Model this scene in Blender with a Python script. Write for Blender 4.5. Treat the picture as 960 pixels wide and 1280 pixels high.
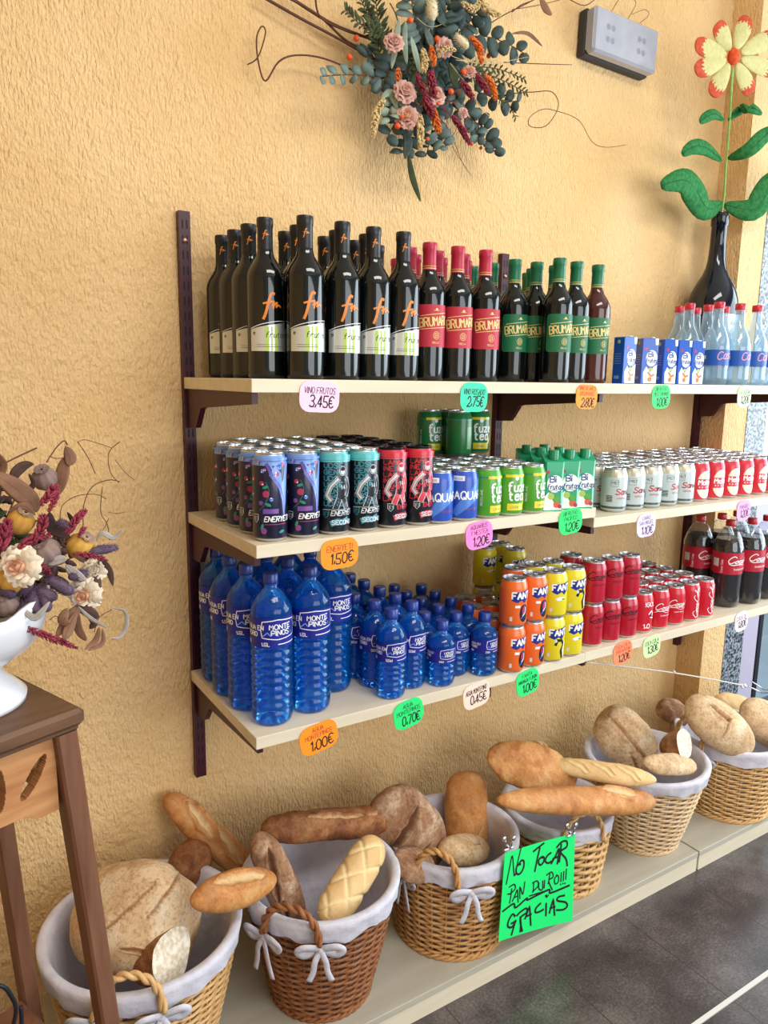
import bpy, math, random
from mathutils import Vector, Matrix, noise
PI=math.pi; sin=math.sin; cos=math.cos
C=bpy.context.scene.collection
for o in list(bpy.data.objects): bpy.data.objects.remove(o)
# ---------------------------------------------------------------- camera, world, light, exposure
CAM=Vector((-0.53236,-1.67480,1.47605))
RT=Vector((0.84576,-0.53335,0.01465)); UP=Vector((0.08157,0.1564,0.98432)); FW=Vector((0.52728,0.83131,-0.17579)); F=931.83
cd=bpy.data.cameras.new('camera'); cam=bpy.data.objects.new('camera',cd); C.objects.link(cam)
cd.sensor_fit='HORIZONTAL'; cd.sensor_width=36; cd.lens=36*F/960; cd.clip_start=.02
M=Matrix((RT,UP,-FW)).transposed().to_4x4(); M.translation=CAM; cam.matrix_world=M
bpy.context.scene.camera=cam
def at(px,py,Y):
    d=FW+RT*((px-480)/F)-UP*((py-640)/F); return CAM+d*((Y-CAM.y)/d.y)
def mmpx(P): return F/((Vector(P)-CAM).dot(FW))     # pixels per metre at a point
w=bpy.data.worlds.new('world'); bpy.context.scene.world=w; w.use_nodes=True
w.node_tree.nodes['Background'].inputs[0].default_value=(.86,.93,1,1); w.node_tree.nodes['Background'].inputs[1].default_value=.42
def area(name,loc,aim,sx,sy,e,col):
    l=bpy.data.lights.new(name,'AREA'); l.shape='RECTANGLE'; l.size=sx; l.size_y=sy; l.energy=e; l.color=col
    o=bpy.data.objects.new(name,l); C.objects.link(o); o.location=loc
    o.rotation_euler=(Vector(aim)-Vector(loc)).to_track_quat('-Z','Z').to_euler(); return o
area('shop_door_daylight',(3.3,-1.35,1.55),(0.3,-.45,1.15),1.7,2.2,70,(.80,.92,1))
area('shop_front_daylight',(0.9,-4.3,1.6),(0.4,0,.8),2.8,2.0,66,(.95,.98,1))
area('ceiling_lamp',(0.5,-1.7,2.93),(0.5,-1.3,0),1.6,.7,42,(1,.97,.92))
vs=bpy.context.scene.view_settings; vs.view_transform='Standard'; vs.look='None'; vs.gamma=1; vs.use_curve_mapping=False; vs.exposure=.28
# ---------------------------------------------------------------- materials
def lin(c):
    return tuple((v/255/12.92 if v/255<=.04045 else ((v/255+.055)/1.055)**2.4) for v in c)+(1,)
MC={}
def mat(name,col,rough=.5,metal=0,col2=None,scale=30,bump=0,bscale=80,stretch=(1,1,1),spec=.5,trans=0,ior=1.45,coat=0,sub=0,distort=0,attr=None,contrast=.5,bdist=.002):
    if name in MC: return MC[name]
    m=bpy.data.materials.new(name); m.use_nodes=True; nt=m.node_tree; b=nt.nodes['Principled BSDF']
    c1=lin(col); b.inputs['Base Color'].default_value=c1; b.inputs['Roughness'].default_value=rough; b.inputs['Metallic'].default_value=metal
    b.inputs['Specular IOR Level'].default_value=spec; b.inputs['IOR'].default_value=ior; b.inputs['Transmission Weight'].default_value=trans; b.inputs['Coat Weight'].default_value=coat
    if sub: b.inputs['Subsurface Weight'].default_value=sub; b.inputs['Subsurface Scale'].default_value=.01
    tc=nt.nodes.new('ShaderNodeTexCoord'); mp=nt.nodes.new('ShaderNodeMapping'); mp.inputs['Scale'].default_value=stretch; nt.links.new(tc.outputs['Object'],mp.inputs['Vector'])
    outc=None
    if col2:
        n=nt.nodes.new('ShaderNodeTexNoise'); n.inputs['Scale'].default_value=scale; n.inputs['Detail'].default_value=6; n.inputs['Distortion'].default_value=distort
        nt.links.new(mp.outputs[0],n.inputs['Vector']); r=nt.nodes.new('ShaderNodeValToRGB')
        r.color_ramp.elements[0].position=.5-contrast/2; r.color_ramp.elements[1].position=.5+contrast/2
        r.color_ramp.elements[0].color=c1; r.color_ramp.elements[1].color=lin(col2); nt.links.new(n.outputs['Fac'],r.inputs['Fac']); outc=r.outputs[0]
        nt.links.new(outc,b.inputs['Base Color'])
    if attr:
        a=nt.nodes.new('ShaderNodeAttribute'); a.attribute_name='tone'; x=nt.nodes.new('ShaderNodeMix'); x.data_type='RGBA'
        nt.links.new(a.outputs['Fac'],x.inputs['Factor']); x.inputs['B'].default_value=lin(attr)
        if outc: nt.links.new(outc,x.inputs['A'])
        else: x.inputs['A'].default_value=c1
        nt.links.new(x.outputs['Result'],b.inputs['Base Color'])
    if bump:
        n=nt.nodes.new('ShaderNodeTexNoise'); n.inputs['Scale'].default_value=bscale; n.inputs['Detail'].default_value=5; nt.links.new(mp.outputs[0],n.inputs['Vector'])
        bp=nt.nodes.new('ShaderNodeBump'); bp.inputs['Strength'].default_value=bump; bp.inputs['Distance'].default_value=bdist; nt.links.new(n.outputs['Fac'],bp.inputs['Height']); nt.links.new(bp.outputs[0],b.inputs['Normal'])
    MC[name]=m; return m
def thin(name,tint,body,fr=.15,rough=.06,filled=False):
    "thin tinted plastic: see-through tint + a little body colour + surface gloss"
    m=bpy.data.materials.new(name); m.use_nodes=True; nt=m.node_tree; nt.nodes.clear()
    o=nt.nodes.new('ShaderNodeOutputMaterial'); t=nt.nodes.new('ShaderNodeBsdfTransparent'); t.inputs[0].default_value=lin(tint)
    g=nt.nodes.new('ShaderNodeBsdfGlossy'); g.inputs['Roughness'].default_value=rough; g.inputs['Color'].default_value=(1,1,1,1)
    d=nt.nodes.new('ShaderNodeBsdfDiffuse'); d.inputs[0].default_value=lin(body); tr=nt.nodes.new('ShaderNodeBsdfTranslucent'); tr.inputs[0].default_value=lin(body)
    a=nt.nodes.new('ShaderNodeMixShader'); a.inputs[0].default_value=.5; nt.links.new(d.outputs[0],a.inputs[1]); nt.links.new(tr.outputs[0],a.inputs[2])
    x=nt.nodes.new('ShaderNodeMixShader'); x.inputs[0].default_value=fr; nt.links.new(t.outputs[0],x.inputs[1]); nt.links.new(a.outputs[0],x.inputs[2])
    lf=nt.nodes.new('ShaderNodeLayerWeight'); lf.inputs[0].default_value=.5; pw=nt.nodes.new('ShaderNodeMath'); pw.operation='POWER'; nt.links.new(lf.outputs['Facing'],pw.inputs[0]); pw.inputs[1].default_value=4
    lw=nt.nodes.new('ShaderNodeMath'); lw.operation='MULTIPLY_ADD'; nt.links.new(pw.outputs[0],lw.inputs[0]); lw.inputs[1].default_value=.85; lw.inputs[2].default_value=.05
    if filled: lw=nt.nodes.new('ShaderNodeFresnel'); lw.inputs[0].default_value=1.38
    y=nt.nodes.new('ShaderNodeMixShader'); nt.links.new(lw.outputs[0],y.inputs[0]); nt.links.new(x.outputs[0],y.inputs[1]); nt.links.new(g.outputs[0],y.inputs[2])
    nt.links.new(y.outputs[0],o.inputs[0]); MC[name]=m; return m
# ---------------------------------------------------------------- mesh builder
class MB:
    def __init__(s): s.V=[];s.F=[];s.I=[];s.M=[];s.T={}
    def mi(s,m):
        if m not in s.M: s.M.append(m)
        return s.M.index(m)
    def v(s,p): s.V.append(tuple(p)); return len(s.V)-1
    def f(s,ids,m): s.F.append(tuple(ids)); s.I.append(s.mi(m))
    def grid(s,fn,us,vv,m,closed=False):
        ids=[[s.v(fn(u,v)) for u in us] for v in vv]
        nu=len(us)
        for j in range(len(vv)-1):
            for i in range(nu if closed else nu-1):
                k=(i+1)%nu; s.f((ids[j][i],ids[j][k],ids[j+1][k],ids[j+1][i]),m)
        return ids
    def lathe(s,prof,m,n=32,c=(0,0,0),cap0=True,cap1=True,sx=1,sy=1):
        "prof: list of (r,z[,mat])"
        rows=[[s.v((c[0]+q[0]*sx*cos(2*PI*i/n),c[1]+q[0]*sy*sin(2*PI*i/n),c[2]+q[1])) for i in range(n)] for q in prof]
        for j in range(len(prof)-1):
            mm=prof[j+1][2] if len(prof[j+1])>2 else m
            for i in range(n): k=(i+1)%n; s.f((rows[j][i],rows[j][k],rows[j+1][k],rows[j+1][i]),mm)
        if cap0: s.f(rows[0][::-1],prof[0][2] if len(prof[0])>2 else m)
        if cap1: s.f(rows[-1],prof[-1][2] if len(prof[-1])>2 else m)
    def box(s,c,d,m,R=None,bev=0):
        c=Vector(c); hx,hy,hz=d[0]/2,d[1]/2,d[2]/2
        b=min(bev,hx*.9,hy*.9,hz*.9)
        def T(x,y,z):
            p=Vector((x,y,z)); p=(R@p) if R else p; return c+p
        if not b:
            ids=[s.v(T(x,y,z)) for x in(-hx,hx) for y in(-hy,hy) for z in(-hz,hz)]
            for q in ((0,1,3,2),(4,6,7,5),(0,4,5,1),(2,3,7,6),(0,2,6,4),(1,5,7,3)): s.f([ids[i] for i in q],m)
            return
        # bevelled box: stacked octagons in z
        def ring(x,y,z,bb): return [s.v(T(*p,z)) for p in ((-x+bb,-y),(x-bb,-y),(x,-y+bb),(x,y-bb),(x-bb,y),(-x+bb,y),(-x,y-bb),(-x,-y+bb))]
        R_=[ring(hx-b,hy-b,-hz,b*.4),ring(hx,hy,-hz+b,b),ring(hx,hy,hz-b,b),ring(hx-b,hy-b,hz,b*.4)]
        for j in range(3):
            for i in range(8): k=(i+1)%8; s.f((R_[j][i],R_[j][k],R_[j+1][k],R_[j+1][i]),m)
        s.f(R_[0][::-1],m); s.f(R_[3],m)
    def tube(s,path,rad,m,n=6,closed=False,caps=True,flat=1,upv=None):
        P=[Vector(p) for p in path]; N=len(P)
        if not hasattr(rad,'__len__'): rad=[rad]*N
        rows=[]; up=Vector(upv) if upv else None; prev=None
        for i in range(N):
            t=(P[(i+1)%N]-P[i-1]) if closed else (P[min(i+1,N-1)]-P[max(i-1,0)])
            t=t.normalized() if t.length>1e-9 else Vector((0,0,1))
            if up is not None: a=up-t*up.dot(t)
            elif prev is None: a=Vector((0,0,1))-t*t.z; a=a if a.length>.1 else Vector((1,0,0))-t*t.x
            else: a=prev-t*prev.dot(t)
            a.normalize(); prev=a; b=t.cross(a)
            rows.append([s.v(P[i]+(a*cos(2*PI*k/n)*flat+b*sin(2*PI*k/n))*rad[i]) for k in range(n)])
        for j in range(N if closed else N-1):
            A,B=rows[j],rows[(j+1)%N]
            for k in range(n): q=(k+1)%n; s.f((A[k],A[q],B[q],B[k]),m)
        if caps and not closed: s.f(rows[0][::-1],m); s.f(rows[-1],m)
    def ball(s,c,r,m,n=10,k=7,sc=(1,1,1),R=None):
        c=Vector(c)
        def fn(u,v):
            p=Vector((r*sc[0]*sin(v)*cos(u),r*sc[1]*sin(v)*sin(u),-r*sc[2]*cos(v))); return c+((R@p) if R else p)
        s.grid(fn,[2*PI*i/n for i in range(n)],[PI*(.02+.96*j/k) for j in range(k+1)],m,True)
    # -- flat artwork through a mapping fn(u,v,layer)
    def ribbon(s,pts,wd,mp,m,lay=1,step=.003):
        Q=[]
        for a,b in zip(pts,pts[1:]):
            L=math.hypot(b[0]-a[0],b[1]-a[1]); n=max(1,int(L/step))
            Q+=[(a[0]+(b[0]-a[0])*i/n,a[1]+(b[1]-a[1])*i/n) for i in range(n)]
        Q.append(pts[-1]); h=wd/2
        if len(Q)<2: return
        prev=None
        for i in range(len(Q)):
            a=Q[max(i-1,0)]; b=Q[min(i+1,len(Q)-1)]; dx,dy=b[0]-a[0],b[1]-a[1]; L=math.hypot(dx,dy) or 1; dx/=L;dy/=L
            p=Q[i]
            if i==0: p=(p[0]-dx*h*.5,p[1]-dy*h*.5)
            if i==len(Q)-1: p=(p[0]+dx*h*.5,p[1]+dy*h*.5)
            cur=(s.v(mp(p[0]-dy*h,p[1]+dx*h,lay)),s.v(mp(p[0]+dy*h,p[1]-dx*h,lay)))
            if prev: s.f((prev[1],cur[1],cur[0],prev[0]),m)
            prev=cur
    def rect(s,u0,v0,u1,v1,mp,m,lay=1,st=.004,sk=0):
        nu=max(1,int(abs(u1-u0)/st)); nv=max(1,int(abs(v1-v0)/.012))
        s.grid(lambda u,v:mp(u,v+sk*(u-u0),lay),[u0+(u1-u0)*i/nu for i in range(nu+1)],[v0+(v1-v0)*j/nv for j in range(nv+1)],m)
    def blob(s,pts,mp,m,lay=1,c=None,rings=3):
        "fill of a star-shaped outline"
        n=len(pts); c=c or (sum(p[0] for p in pts)/n,sum(p[1] for p in pts)/n)
        if max(abs(p[0]) for p in pts)<.09 and rings>1:
            o=[]
            for p,q in zip(pts,pts[1:]+pts[:1]):
                k=max(1,int(math.hypot(q[0]-p[0],q[1]-p[1])/.004)); o+=[(p[0]+(q[0]-p[0])*i/k,p[1]+(q[1]-p[1])*i/k) for i in range(k)]
            pts=o; n=len(pts); rings=max(rings,min(10,int(max(math.hypot(p[0]-c[0],p[1]-c[1]) for p in pts)/.004)))
        prev=None; cc=s.v(mp(c[0],c[1],lay))
        for k in range(1,rings+1):
            cur=[s.v(mp(c[0]+(p[0]-c[0])*k/rings,c[1]+(p[1]-c[1])*k/rings,lay)) for p in pts]
            for i in range(n):
                j=(i+1)%n
                if prev is None: s.f((cc,cur[i],cur[j]),m)
                else: s.f((prev[i],cur[i],cur[j],prev[j]),m)
            prev=cur
    def disc(s,u,v,r,mp,m,lay=1,ry=None,n=14,rings=3,rot=0):
        ry=ry or r
        s.blob([(u+r*cos(a)*cos(rot)-ry*sin(a)*sin(rot),v+r*cos(a)*sin(rot)+ry*sin(a)*cos(rot)) for a in [2*PI*i/n for i in range(n)]],mp,m,lay,(u,v),rings)
    def rrect(s,u0,v0,u1,v1,r,mp,m,lay=1,rings=6):
        pts=[]
        for cx,cy,a0 in ((u1-r,v0+r,-PI/2),(u1-r,v1-r,0),(u0+r,v1-r,PI/2),(u0+r,v0+r,PI)):
            pts+=[(cx+r*cos(a0+PI/2*i/4),cy+r*sin(a0+PI/2*i/4)) for i in range(5)]
        out=[]
        for a,b in zip(pts,pts[1:]+pts[:1]):
            n=max(1,int(math.hypot(b[0]-a[0],b[1]-a[1])/.004)); out+=[(a[0]+(b[0]-a[0])*i/n,a[1]+(b[1]-a[1])*i/n) for i in range(n)]
        s.blob(out,mp,m,lay,None,rings)
    def text(s,t,u,v,h,mp,m,lay=3,th=.16,wf=1,sh=0,smooth=False,rot=0,center=False,jit=0):
        strokes,W=layout(t,wf,jit); x0=-W/2 if center else 0
        for st in strokes:
            q=[((x+x0)*h/8,y*h/8) for x,y in st]; q=[(x+sh*y,y) for x,y in q]
            if smooth: q=crom(q)
            q=[(u+x*cos(rot)-y*sin(rot),v+x*sin(rot)+y*cos(rot)) for x,y in q]
            s.ribbon(q,h*th,mp,m,lay,step=.003)
    def build(s,name,parent=None,smooth=True,sharp=False):
        me=bpy.data.meshes.new(name); me.from_pydata(s.V,[],s.F)
        for m in s.M: me.materials.append(m)
        me.polygons.foreach_set('material_index',s.I)
        if s.T:
            a=me.attributes.new('tone','FLOAT','POINT'); a.data.foreach_set('value',[s.T.get(i,0.0) for i in range(len(s.V))])
        if smooth:
            me.shade_smooth()
            if sharp: 
                try: me.set_sharp_from_angle(angle=math.radians(sharp if sharp is not True else 38))
                except Exception: pass
        me.update(); o=bpy.data.objects.new(name,me); C.objects.link(o)
        if parent: o.parent=parent
        return o
def crom(P,n=5):
    if len(P)<3: return P
    closed=math.hypot(P[0][0]-P[-1][0],P[0][1]-P[-1][1])<1e-6
    out=[]; N=len(P)
    for i in range(N-1):
        p0=P[i-1] if i>0 else (P[-2] if closed else P[0]); p3=P[i+2] if i+2<N else (P[1] if closed else P[-1])
        for k in range(n):
            t=k/n; out.append(tuple(.5*((2*P[i][a])+(-p0[a]+P[i+1][a])*t+(2*p0[a]-5*P[i][a]+4*P[i+1][a]-p3[a])*t*t+(-p0[a]+3*P[i][a]-3*P[i+1][a]+p3[a])*t**3) for a in range(len(P[0]))))
    out.append(P[-1]); return out
G={k:[[(int(q[i]),int(q[i+1])) for i in range(0,len(q),2)] for q in v.split()] for k,v in {
'A':'003860 1353','B':'0008486765440444 4463614000','C':'6748280602204061','D':'00083866623000','E':'60000868 0444','F':'000868 0444','G':'674828060220406264 6434','H':'0008 6068 0464','I':'0008','J':'5851301002','K':'0008 6804 0460','L':'080050','M':'0008346860','N':'00086068','O':'200206284866624020','P':'00084867654404','Q':'200206284866624020 3260','R':'00084867654404 3460','S':'67481806155362501001','T':'0868 3830','U':'080220406268','V':'083068','W':'0820354068','X':'0068 0860','Y':'0834 683430','Z':'08680060',
'0':'200206284866624020','1':'062820','2':'062848666400 0060','3':'0718486644 24446250 501001','4':'40480262','5':'6808044462501001','6':'5828040220406264440 4'.replace(' ',''),'7':'086820','8':'240628586644240220506244','9':'60684806244464',
',':'1200','.':'1011','!':'1813 1110','-':'0444',"'":'1816','+':'0444 2226','Ñ':'00086068 19395949','%':'0068 0818 5060',':':'1011 1415','€':'6748280602204061 0535 0343',
'a':'4535150301103042 454050','b':'0008 0425354431 31301001','c':'443515040110 103041','d':'4840 4130100104153544','e':'0343443515040110304 1'.replace(' ',''),'f':'48381710 0535','g':'4535150301103043 45402000','h':'0008 03253544 4440','i':'0005 0708','k':'0008 4502 0240','l':'0008','m':'0005 04153430 34556460','n':'0005 0325354440','o':'100104153544413010','p':'0500 0415354431301001','q':'45','r':'0005 032545','s':'443515041332413010','t':'17112030 0535','u':'0501103042 4540','v':'052045','w':'0510253055','x':'0045 0540','y':'0520 4500','z':'05450040'}.items()}
for k in list(G):
    G[k]=[st for st in G[k] if len(st)>1]
ADV={'I':2.2,'i':2.2,'l':2.2,'1':4.2,',':2.6,'.':2.6,'!':3,"'":2.6,' ':4,':':2.6,'M':8.2,'m':8}
def layout(t,wf=1,jit=0):
    x=0; out=[]; R=random.Random(len(t)*7+ord(t[0]))
    for ch in t:
        j=R.uniform(-jit,jit); 
        for st in G.get(ch,[]): out.append([((x+a+j*.4)*wf,b+j) for a,b in st])
        x+=ADV.get(ch,(6 if ch.islower() else 7.8))
    return out,(x-1.6)*wf
def cyl(R,z0=0): return lambda u,v,k:(sin(u/R)*(R+.00012+k*.00012),-cos(u/R)*(R+.00012+k*.00012),z0+v)
# ---------------------------------------------------------------- tagging and copying
def tag(o,label,cat,group=None,kind=None):
    o['label']=label; o['category']=cat
    if group: o['group']=group
    if kind: o['kind']=kind
    return o
def empty(name,loc,rz=0):
    o=bpy.data.objects.new(name,None); o.empty_display_size=.02; C.objects.link(o); o.location=loc; o.rotation_euler=(0,0,rz); return o
def copy_tree(src,parent=None):
    c=src.copy(); C.objects.link(c)
    if parent: c.parent=parent
    for ch in KIDS.get(src.name,[]): copy_tree(ch,c)
    return c
KIDS={}
def kids(o,lst): KIDS[o.name]=lst; return o
used=set()
def put(proto,loc,rz,label,cat,group):
    if proto.name in used: o=copy_tree(proto)
    else: used.add(proto.name); o=proto
    o.location=loc; o.rotation_euler=(0,0,rz); return tag(o,label,cat,group)
def struct(o): o['kind']='structure'; return o
ORD=['first','second','third','fourth','fifth','sixth','seventh','eighth','ninth','tenth']
rnd=random.Random(5)
Z1,Z2,Z2B,Z3,PZ=1.473,1.170,1.142,.789,.0646
exec_parts=[]
# ================================================================ THE SETTING
def nodes_wall(name,c1,c2):
    m=bpy.data.materials.new(name); m.use_nodes=True; nt=m.node_tree; b=nt.nodes['Principled BSDF']; b.inputs['Roughness'].default_value=.75; b.inputs['Specular IOR Level'].default_value=.25
    tc=nt.nodes.new('ShaderNodeTexCoord')
    def nz(sc,st,det=4,dist=0):
        mp=nt.nodes.new('ShaderNodeMapping'); mp.inputs['Scale'].default_value=st; nt.links.new(tc.outputs['Object'],mp.inputs['Vector'])
        n=nt.nodes.new('ShaderNodeTexNoise'); n.inputs['Scale'].default_value=sc; n.inputs['Detail'].default_value=det; n.inputs['Distortion'].default_value=dist; nt.links.new(mp.outputs[0],n.inputs['Vector']); return n
    n0=nz(3,(1,1,1)); r=nt.nodes.new('ShaderNodeValToRGB'); r.color_ramp.elements[0].color=lin(c1); r.color_ramp.elements[1].color=lin(c2); r.color_ramp.elements[0].position=.3; r.color_ramp.elements[1].position=.7
    nt.links.new(n0.outputs['Fac'],r.inputs['Fac']); nt.links.new(r.outputs[0],b.inputs['Base Color'])
    n1=nz(1,(190,190,72),3,.3); n2=nz(45,(1,1,.8),4)
    mm=nt.nodes.new('ShaderNodeMath'); mm.operation='MULTIPLY_ADD'; nt.links.new(n1.outputs['Fac'],mm.inputs[0]); mm.inputs[1].default_value=1.0; nt.links.new(n2.outputs['Fac'],mm.inputs[2])
    bp=nt.nodes.new('ShaderNodeBump'); bp.inputs['Strength'].default_value=.9; bp.inputs['Distance'].default_value=.0092; nt.links.new(mm.outputs[0],bp.inputs['Height']); nt.links.new(bp.outputs[0],b.inputs['Normal'])
    return m
wallm=nodes_wall('combed_ochre_render',(228,187,128),(236,200,147))
def slab(name,c,d,m,parent=None,bev=0,smooth=False):
    b=MB(); b.box(c,d,m,bev=bev); return b.build(name,parent,smooth)
struct(slab('wall_back',(-.173,.06,1.475),(4.054,.12,2.95),wallm))
struct(slab('wall_left',(-2.26,-2.4,1.475),(.12,5.04,2.95),wallm))
struct(slab('ceiling',(.9,-2.4,3.0),(6.4,5.0,.1),mat('ceiling_white',(236,230,218),.9)))
struct(slab('wall_right',(1.92,.0525,1.475),(.131,.315,2.95),wallm))
# floor: 305 mm stone-look vinyl tiles
fm=bpy.data.materials.new('stone_vinyl_tiles'); fm.use_nodes=True; nt=fm.node_tree; b=nt.nodes['Principled BSDF']; b.inputs['Roughness'].default_value=.28
tc=nt.nodes.new('ShaderNodeTexCoord')
def N(t,**k):
    n=nt.nodes.new(t)
    for a,v in k.items(): setattr(n,a,v)
    return n
n1=N('ShaderNodeTexNoise'); n1.inputs['Scale'].default_value=5; n1.inputs['Detail'].default_value=8; n1.inputs['Roughness'].default_value=.7; nt.links.new(tc.outputs['Object'],n1.inputs['Vector'])
n2=N('ShaderNodeTexNoise'); n2.inputs['Scale'].default_value=160; n2.inputs['Detail'].default_value=3; nt.links.new(tc.outputs['Object'],n2.inputs['Vector'])
ad=N('ShaderNodeMath',operation='MULTIPLY_ADD'); nt.links.new(n2.outputs['Fac'],ad.inputs[0]); ad.inputs[1].default_value=.45; nt.links.new(n1.outputs['Fac'],ad.inputs[2])
rp=N('ShaderNodeValToRGB'); e=rp.color_ramp.elements; e[0].position=.45; e[0].color=lin((44,40,41)); e[1].position=.98; e[1].color=lin((112,104,100)); x=rp.color_ramp.elements.new(.7); x.color=lin((74,66,64))
nt.links.new(ad.outputs[0],rp.inputs['Fac'])
sp=N('ShaderNodeSeparateXYZ'); nt.links.new(tc.outputs['Object'],sp.inputs[0]); prev=None
for ax,per,off in (('X',.305,.74),('Y',.61,-.80)):
    a=N('ShaderNodeMath',operation='SUBTRACT'); nt.links.new(sp.outputs[ax],a.inputs[0]); a.inputs[1].default_value=off-per*20.5
    mo=N('ShaderNodeMath',operation='PINGPONG'); nt.links.new(a.outputs[0],mo.inputs[0]); mo.inputs[1].default_value=per/2
    g=N('ShaderNodeMath',operation='GREATER_THAN'); nt.links.new(mo.outputs[0],g.inputs[0]); g.inputs[1].default_value=per/2-.0014
    if prev: mx=N('ShaderNodeMath',operation='MAXIMUM'); nt.links.new(prev.outputs[0],mx.inputs[0]); nt.links.new(g.outputs[0],mx.inputs[1]); prev=mx
    else: prev=g
mx=N('ShaderNodeMix',data_type='RGBA'); nt.links.new(prev.outputs[0],mx.inputs['Factor']); nt.links.new(rp.outputs[0],mx.inputs['A']); mx.inputs['B'].default_value=lin((58,50,48)); nt.links.new(mx.outputs['Result'],b.inputs['Base Color'])
bp=N('ShaderNodeBump'); bp.inputs['Strength'].default_value=.12; bp.inputs['Distance'].default_value=.001; nt.links.new(n2.outputs['Fac'],bp.inputs['Height']); nt.links.new(bp.outputs[0],b.inputs['Normal'])
struct(slab('floor',(.9,-2.4,-.05),(6.4,4.96,.1),fm))
struct(slab('floor_outside',(4.0,3.1,-.07),(8,6.0,.1),mat('pale_pavement',(232,236,240),.9,col2=(216,222,228),scale=3)))
struct(slab('trim_1',(1.6,-.802,.001),(4.4,.011,.004),mat('joint_strip',(214,210,204),.35)))
granite=mat('speckled_granite',(36,42,50),.3,col2=(150,160,170),scale=95,contrast=.16)
struct(slab('trim_2',(2.045,-.05,1.475),(.118,.114,2.95),granite))
white=mat('lavender_white_frame',(176,170,190),.4)
wf=struct(slab('window_1',(2.165,-.058,1.475),(.11,.08,2.95),white,bev=.008))
b=MB(); b.box((2.82,-.03,2.86),(1.2,.06,.12),white); b.box((2.82,-.03,.07),(1.2,.06,.14),white); b.box((3.42,-.03,1.5),(.1,.06,2.9),white); b.build('frame_rail',wf,False)
b=MB(); b.box((2.232,-.094,1.46),(.022,.012,2.66),mat('dark_gasket',(30,34,42),.4)); b.box((2.8,-.035,2.79),(1.14,.05,.018),mat('dark_gasket',(30,34,42))); b.box((2.8,-.035,.148),(1.14,.05,.018),mat('dark_gasket',(30,34,42))); b.build('gasket',wf,False)
b=MB(); b.box((2.8,-.06,1.47),(1.12,.006,2.64),thin('window_glass',(235,245,250),(225,238,245),.08,.02)); b.build('pane',wf,False)
# ---- display plinth
birch=mat('pale_birch_board',(226,214,190),.5,col2=(208,194,168),scale=5,stretch=(.8,7,7),contrast=.6)
birchd=mat('grey_birch_laminate',(188,182,166),.42,col2=(170,162,144),scale=5,stretch=(.8,7,7),contrast=.6)
for n,(x0,x1) in enumerate(((-.385,1.40),(1.406,1.9))):
    t=empty('display_plinth',((x0+x1)/2,-.227,0)); cx=0
    w_=x1-x0
    if n==1: 
        b=MB(); b.box((0,0,.0646-.009),(w_,.454,.018),birchd,bev=.001); top=b.build('top_board',t,False)
        # shortened so as to stop at the pilaster
    else:
        b=MB(); b.box((0,0,.0646-.009),(w_,.454,.018),birchd,bev=.001); top=b.build('top_board',t,False)
    b=MB(); b.box((0,-.2195,.0233),(w_-.004,.012,.0465),birch); b.build('front_board',t,False)
    b=MB(); b.box((-w_/2+.008,.006,.0233),(.014,.435,.0465),birch); b.box((w_/2-.008,.006,.0233),(.014,.435,.0465),birch); b.build('side_board',t,False)
    tag(t,['long low birch plinth under the five left bread baskets','short low birch plinth segment under the rightmost bread basket'][n],'plinth')
# ---- uprights, brackets, shelves
maroon=mat('dark_maroon_steel',(66,14,30),.42,col2=(58,12,28),scale=8); slot=mat('slot_shadow_black',(14,6,10),.7)
UX=(0,.908,1.836)
ul=['leftmost maroon slotted shelf upright screwed to ochre wall','middle maroon slotted shelf upright behind the green capped wine','right maroon slotted shelf upright beside the pilaster corner']
for i,ux in enumerate(UX):
    t=empty('shelf_upright',(ux,0,.51)); H=1.824-.51
    b=MB(); b.box((-.0113,-.0092,H/2),(.0024,.0184,H),maroon); b.box((.0113,-.0092,H/2),(.0024,.0184,H),maroon); b.box((0,-.0172,H/2),(.0202,.0024,H),maroon)
    z=.03
    while z<H-.02:
        for sx in (-.0048,.0048): b.rect(sx-.0017,z,sx+.0017,z+.018,lambda u,v,k:(u,-.0186,v),slot)
        z+=.032
    b.build('channel',t,False)
    for zz in (.18,.9,H-.06):
        b=MB(); b.lathe([(.0055,0),(.0055,.001),(.003,.003)],mat('zinc_screw',(196,150,120),.35,.8),12); o=b.build('screw',t); o.location=(0,-.0185,zz); o.rotation_euler=(PI/2,0,0)
    tag(t,ul[i],'shelf upright')
def bracket(ux,z,L,label):
    pr=[(-.019,0),(-L,0),(-L,-.020),(-.12,-.037),(-.105,-.041),(-.082,-.070),(-.070,-.083),(-.019,-.086)]
    b=MB(); n=len(pr); a=[b.v((-.006,y,zz)) for y,zz in pr]; c=[b.v((.006,y,zz)) for y,zz in pr]
    b.f(a,maroon); b.f(c[::-1],maroon)
    for i in range(n): k=(i+1)%n; b.f((a[k],a[i],c[i],c[k]),maroon)
    o=b.build('shelf_bracket',None,False); o.location=(ux,0,z); return tag(o,label,'shelf bracket')
un=['left','middle','right']
for i,ux in enumerate(UX):
    for j,(z,nm) in enumerate(((Z1,'top wine shelf'),(Z2 if i==0 else Z2B,'middle can shelf'),(Z3,'lowest shelf'))):
        bracket(ux,z-.0255,.392,f'maroon steel bracket on the {un[i]} upright holding the {nm}')
def shelf(x0,x1,z,D,label):
    b=MB(); b.box((0,0,-.0123),(x1-x0,D-.021,.0246),birch,bev=.0008); o=b.build('shelf_board',None,False); o.location=((x0+x1)/2,-(D+.021)/2,z); return tag(o,label,'shelf')
shelf(-.013,1.848,Z1,.409,'long top birch shelf carrying the wine bottles')
shelf(-.013,.886,Z2,.419,'left board of the middle shelf with energy drink cans')
shelf(.889,1.848,Z2B,.412,'right board of middle shelf carrying silver and red cans')
shelf(-.018,.886,Z3,.415,'left board of the lowest shelf with blue water bottles')
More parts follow.
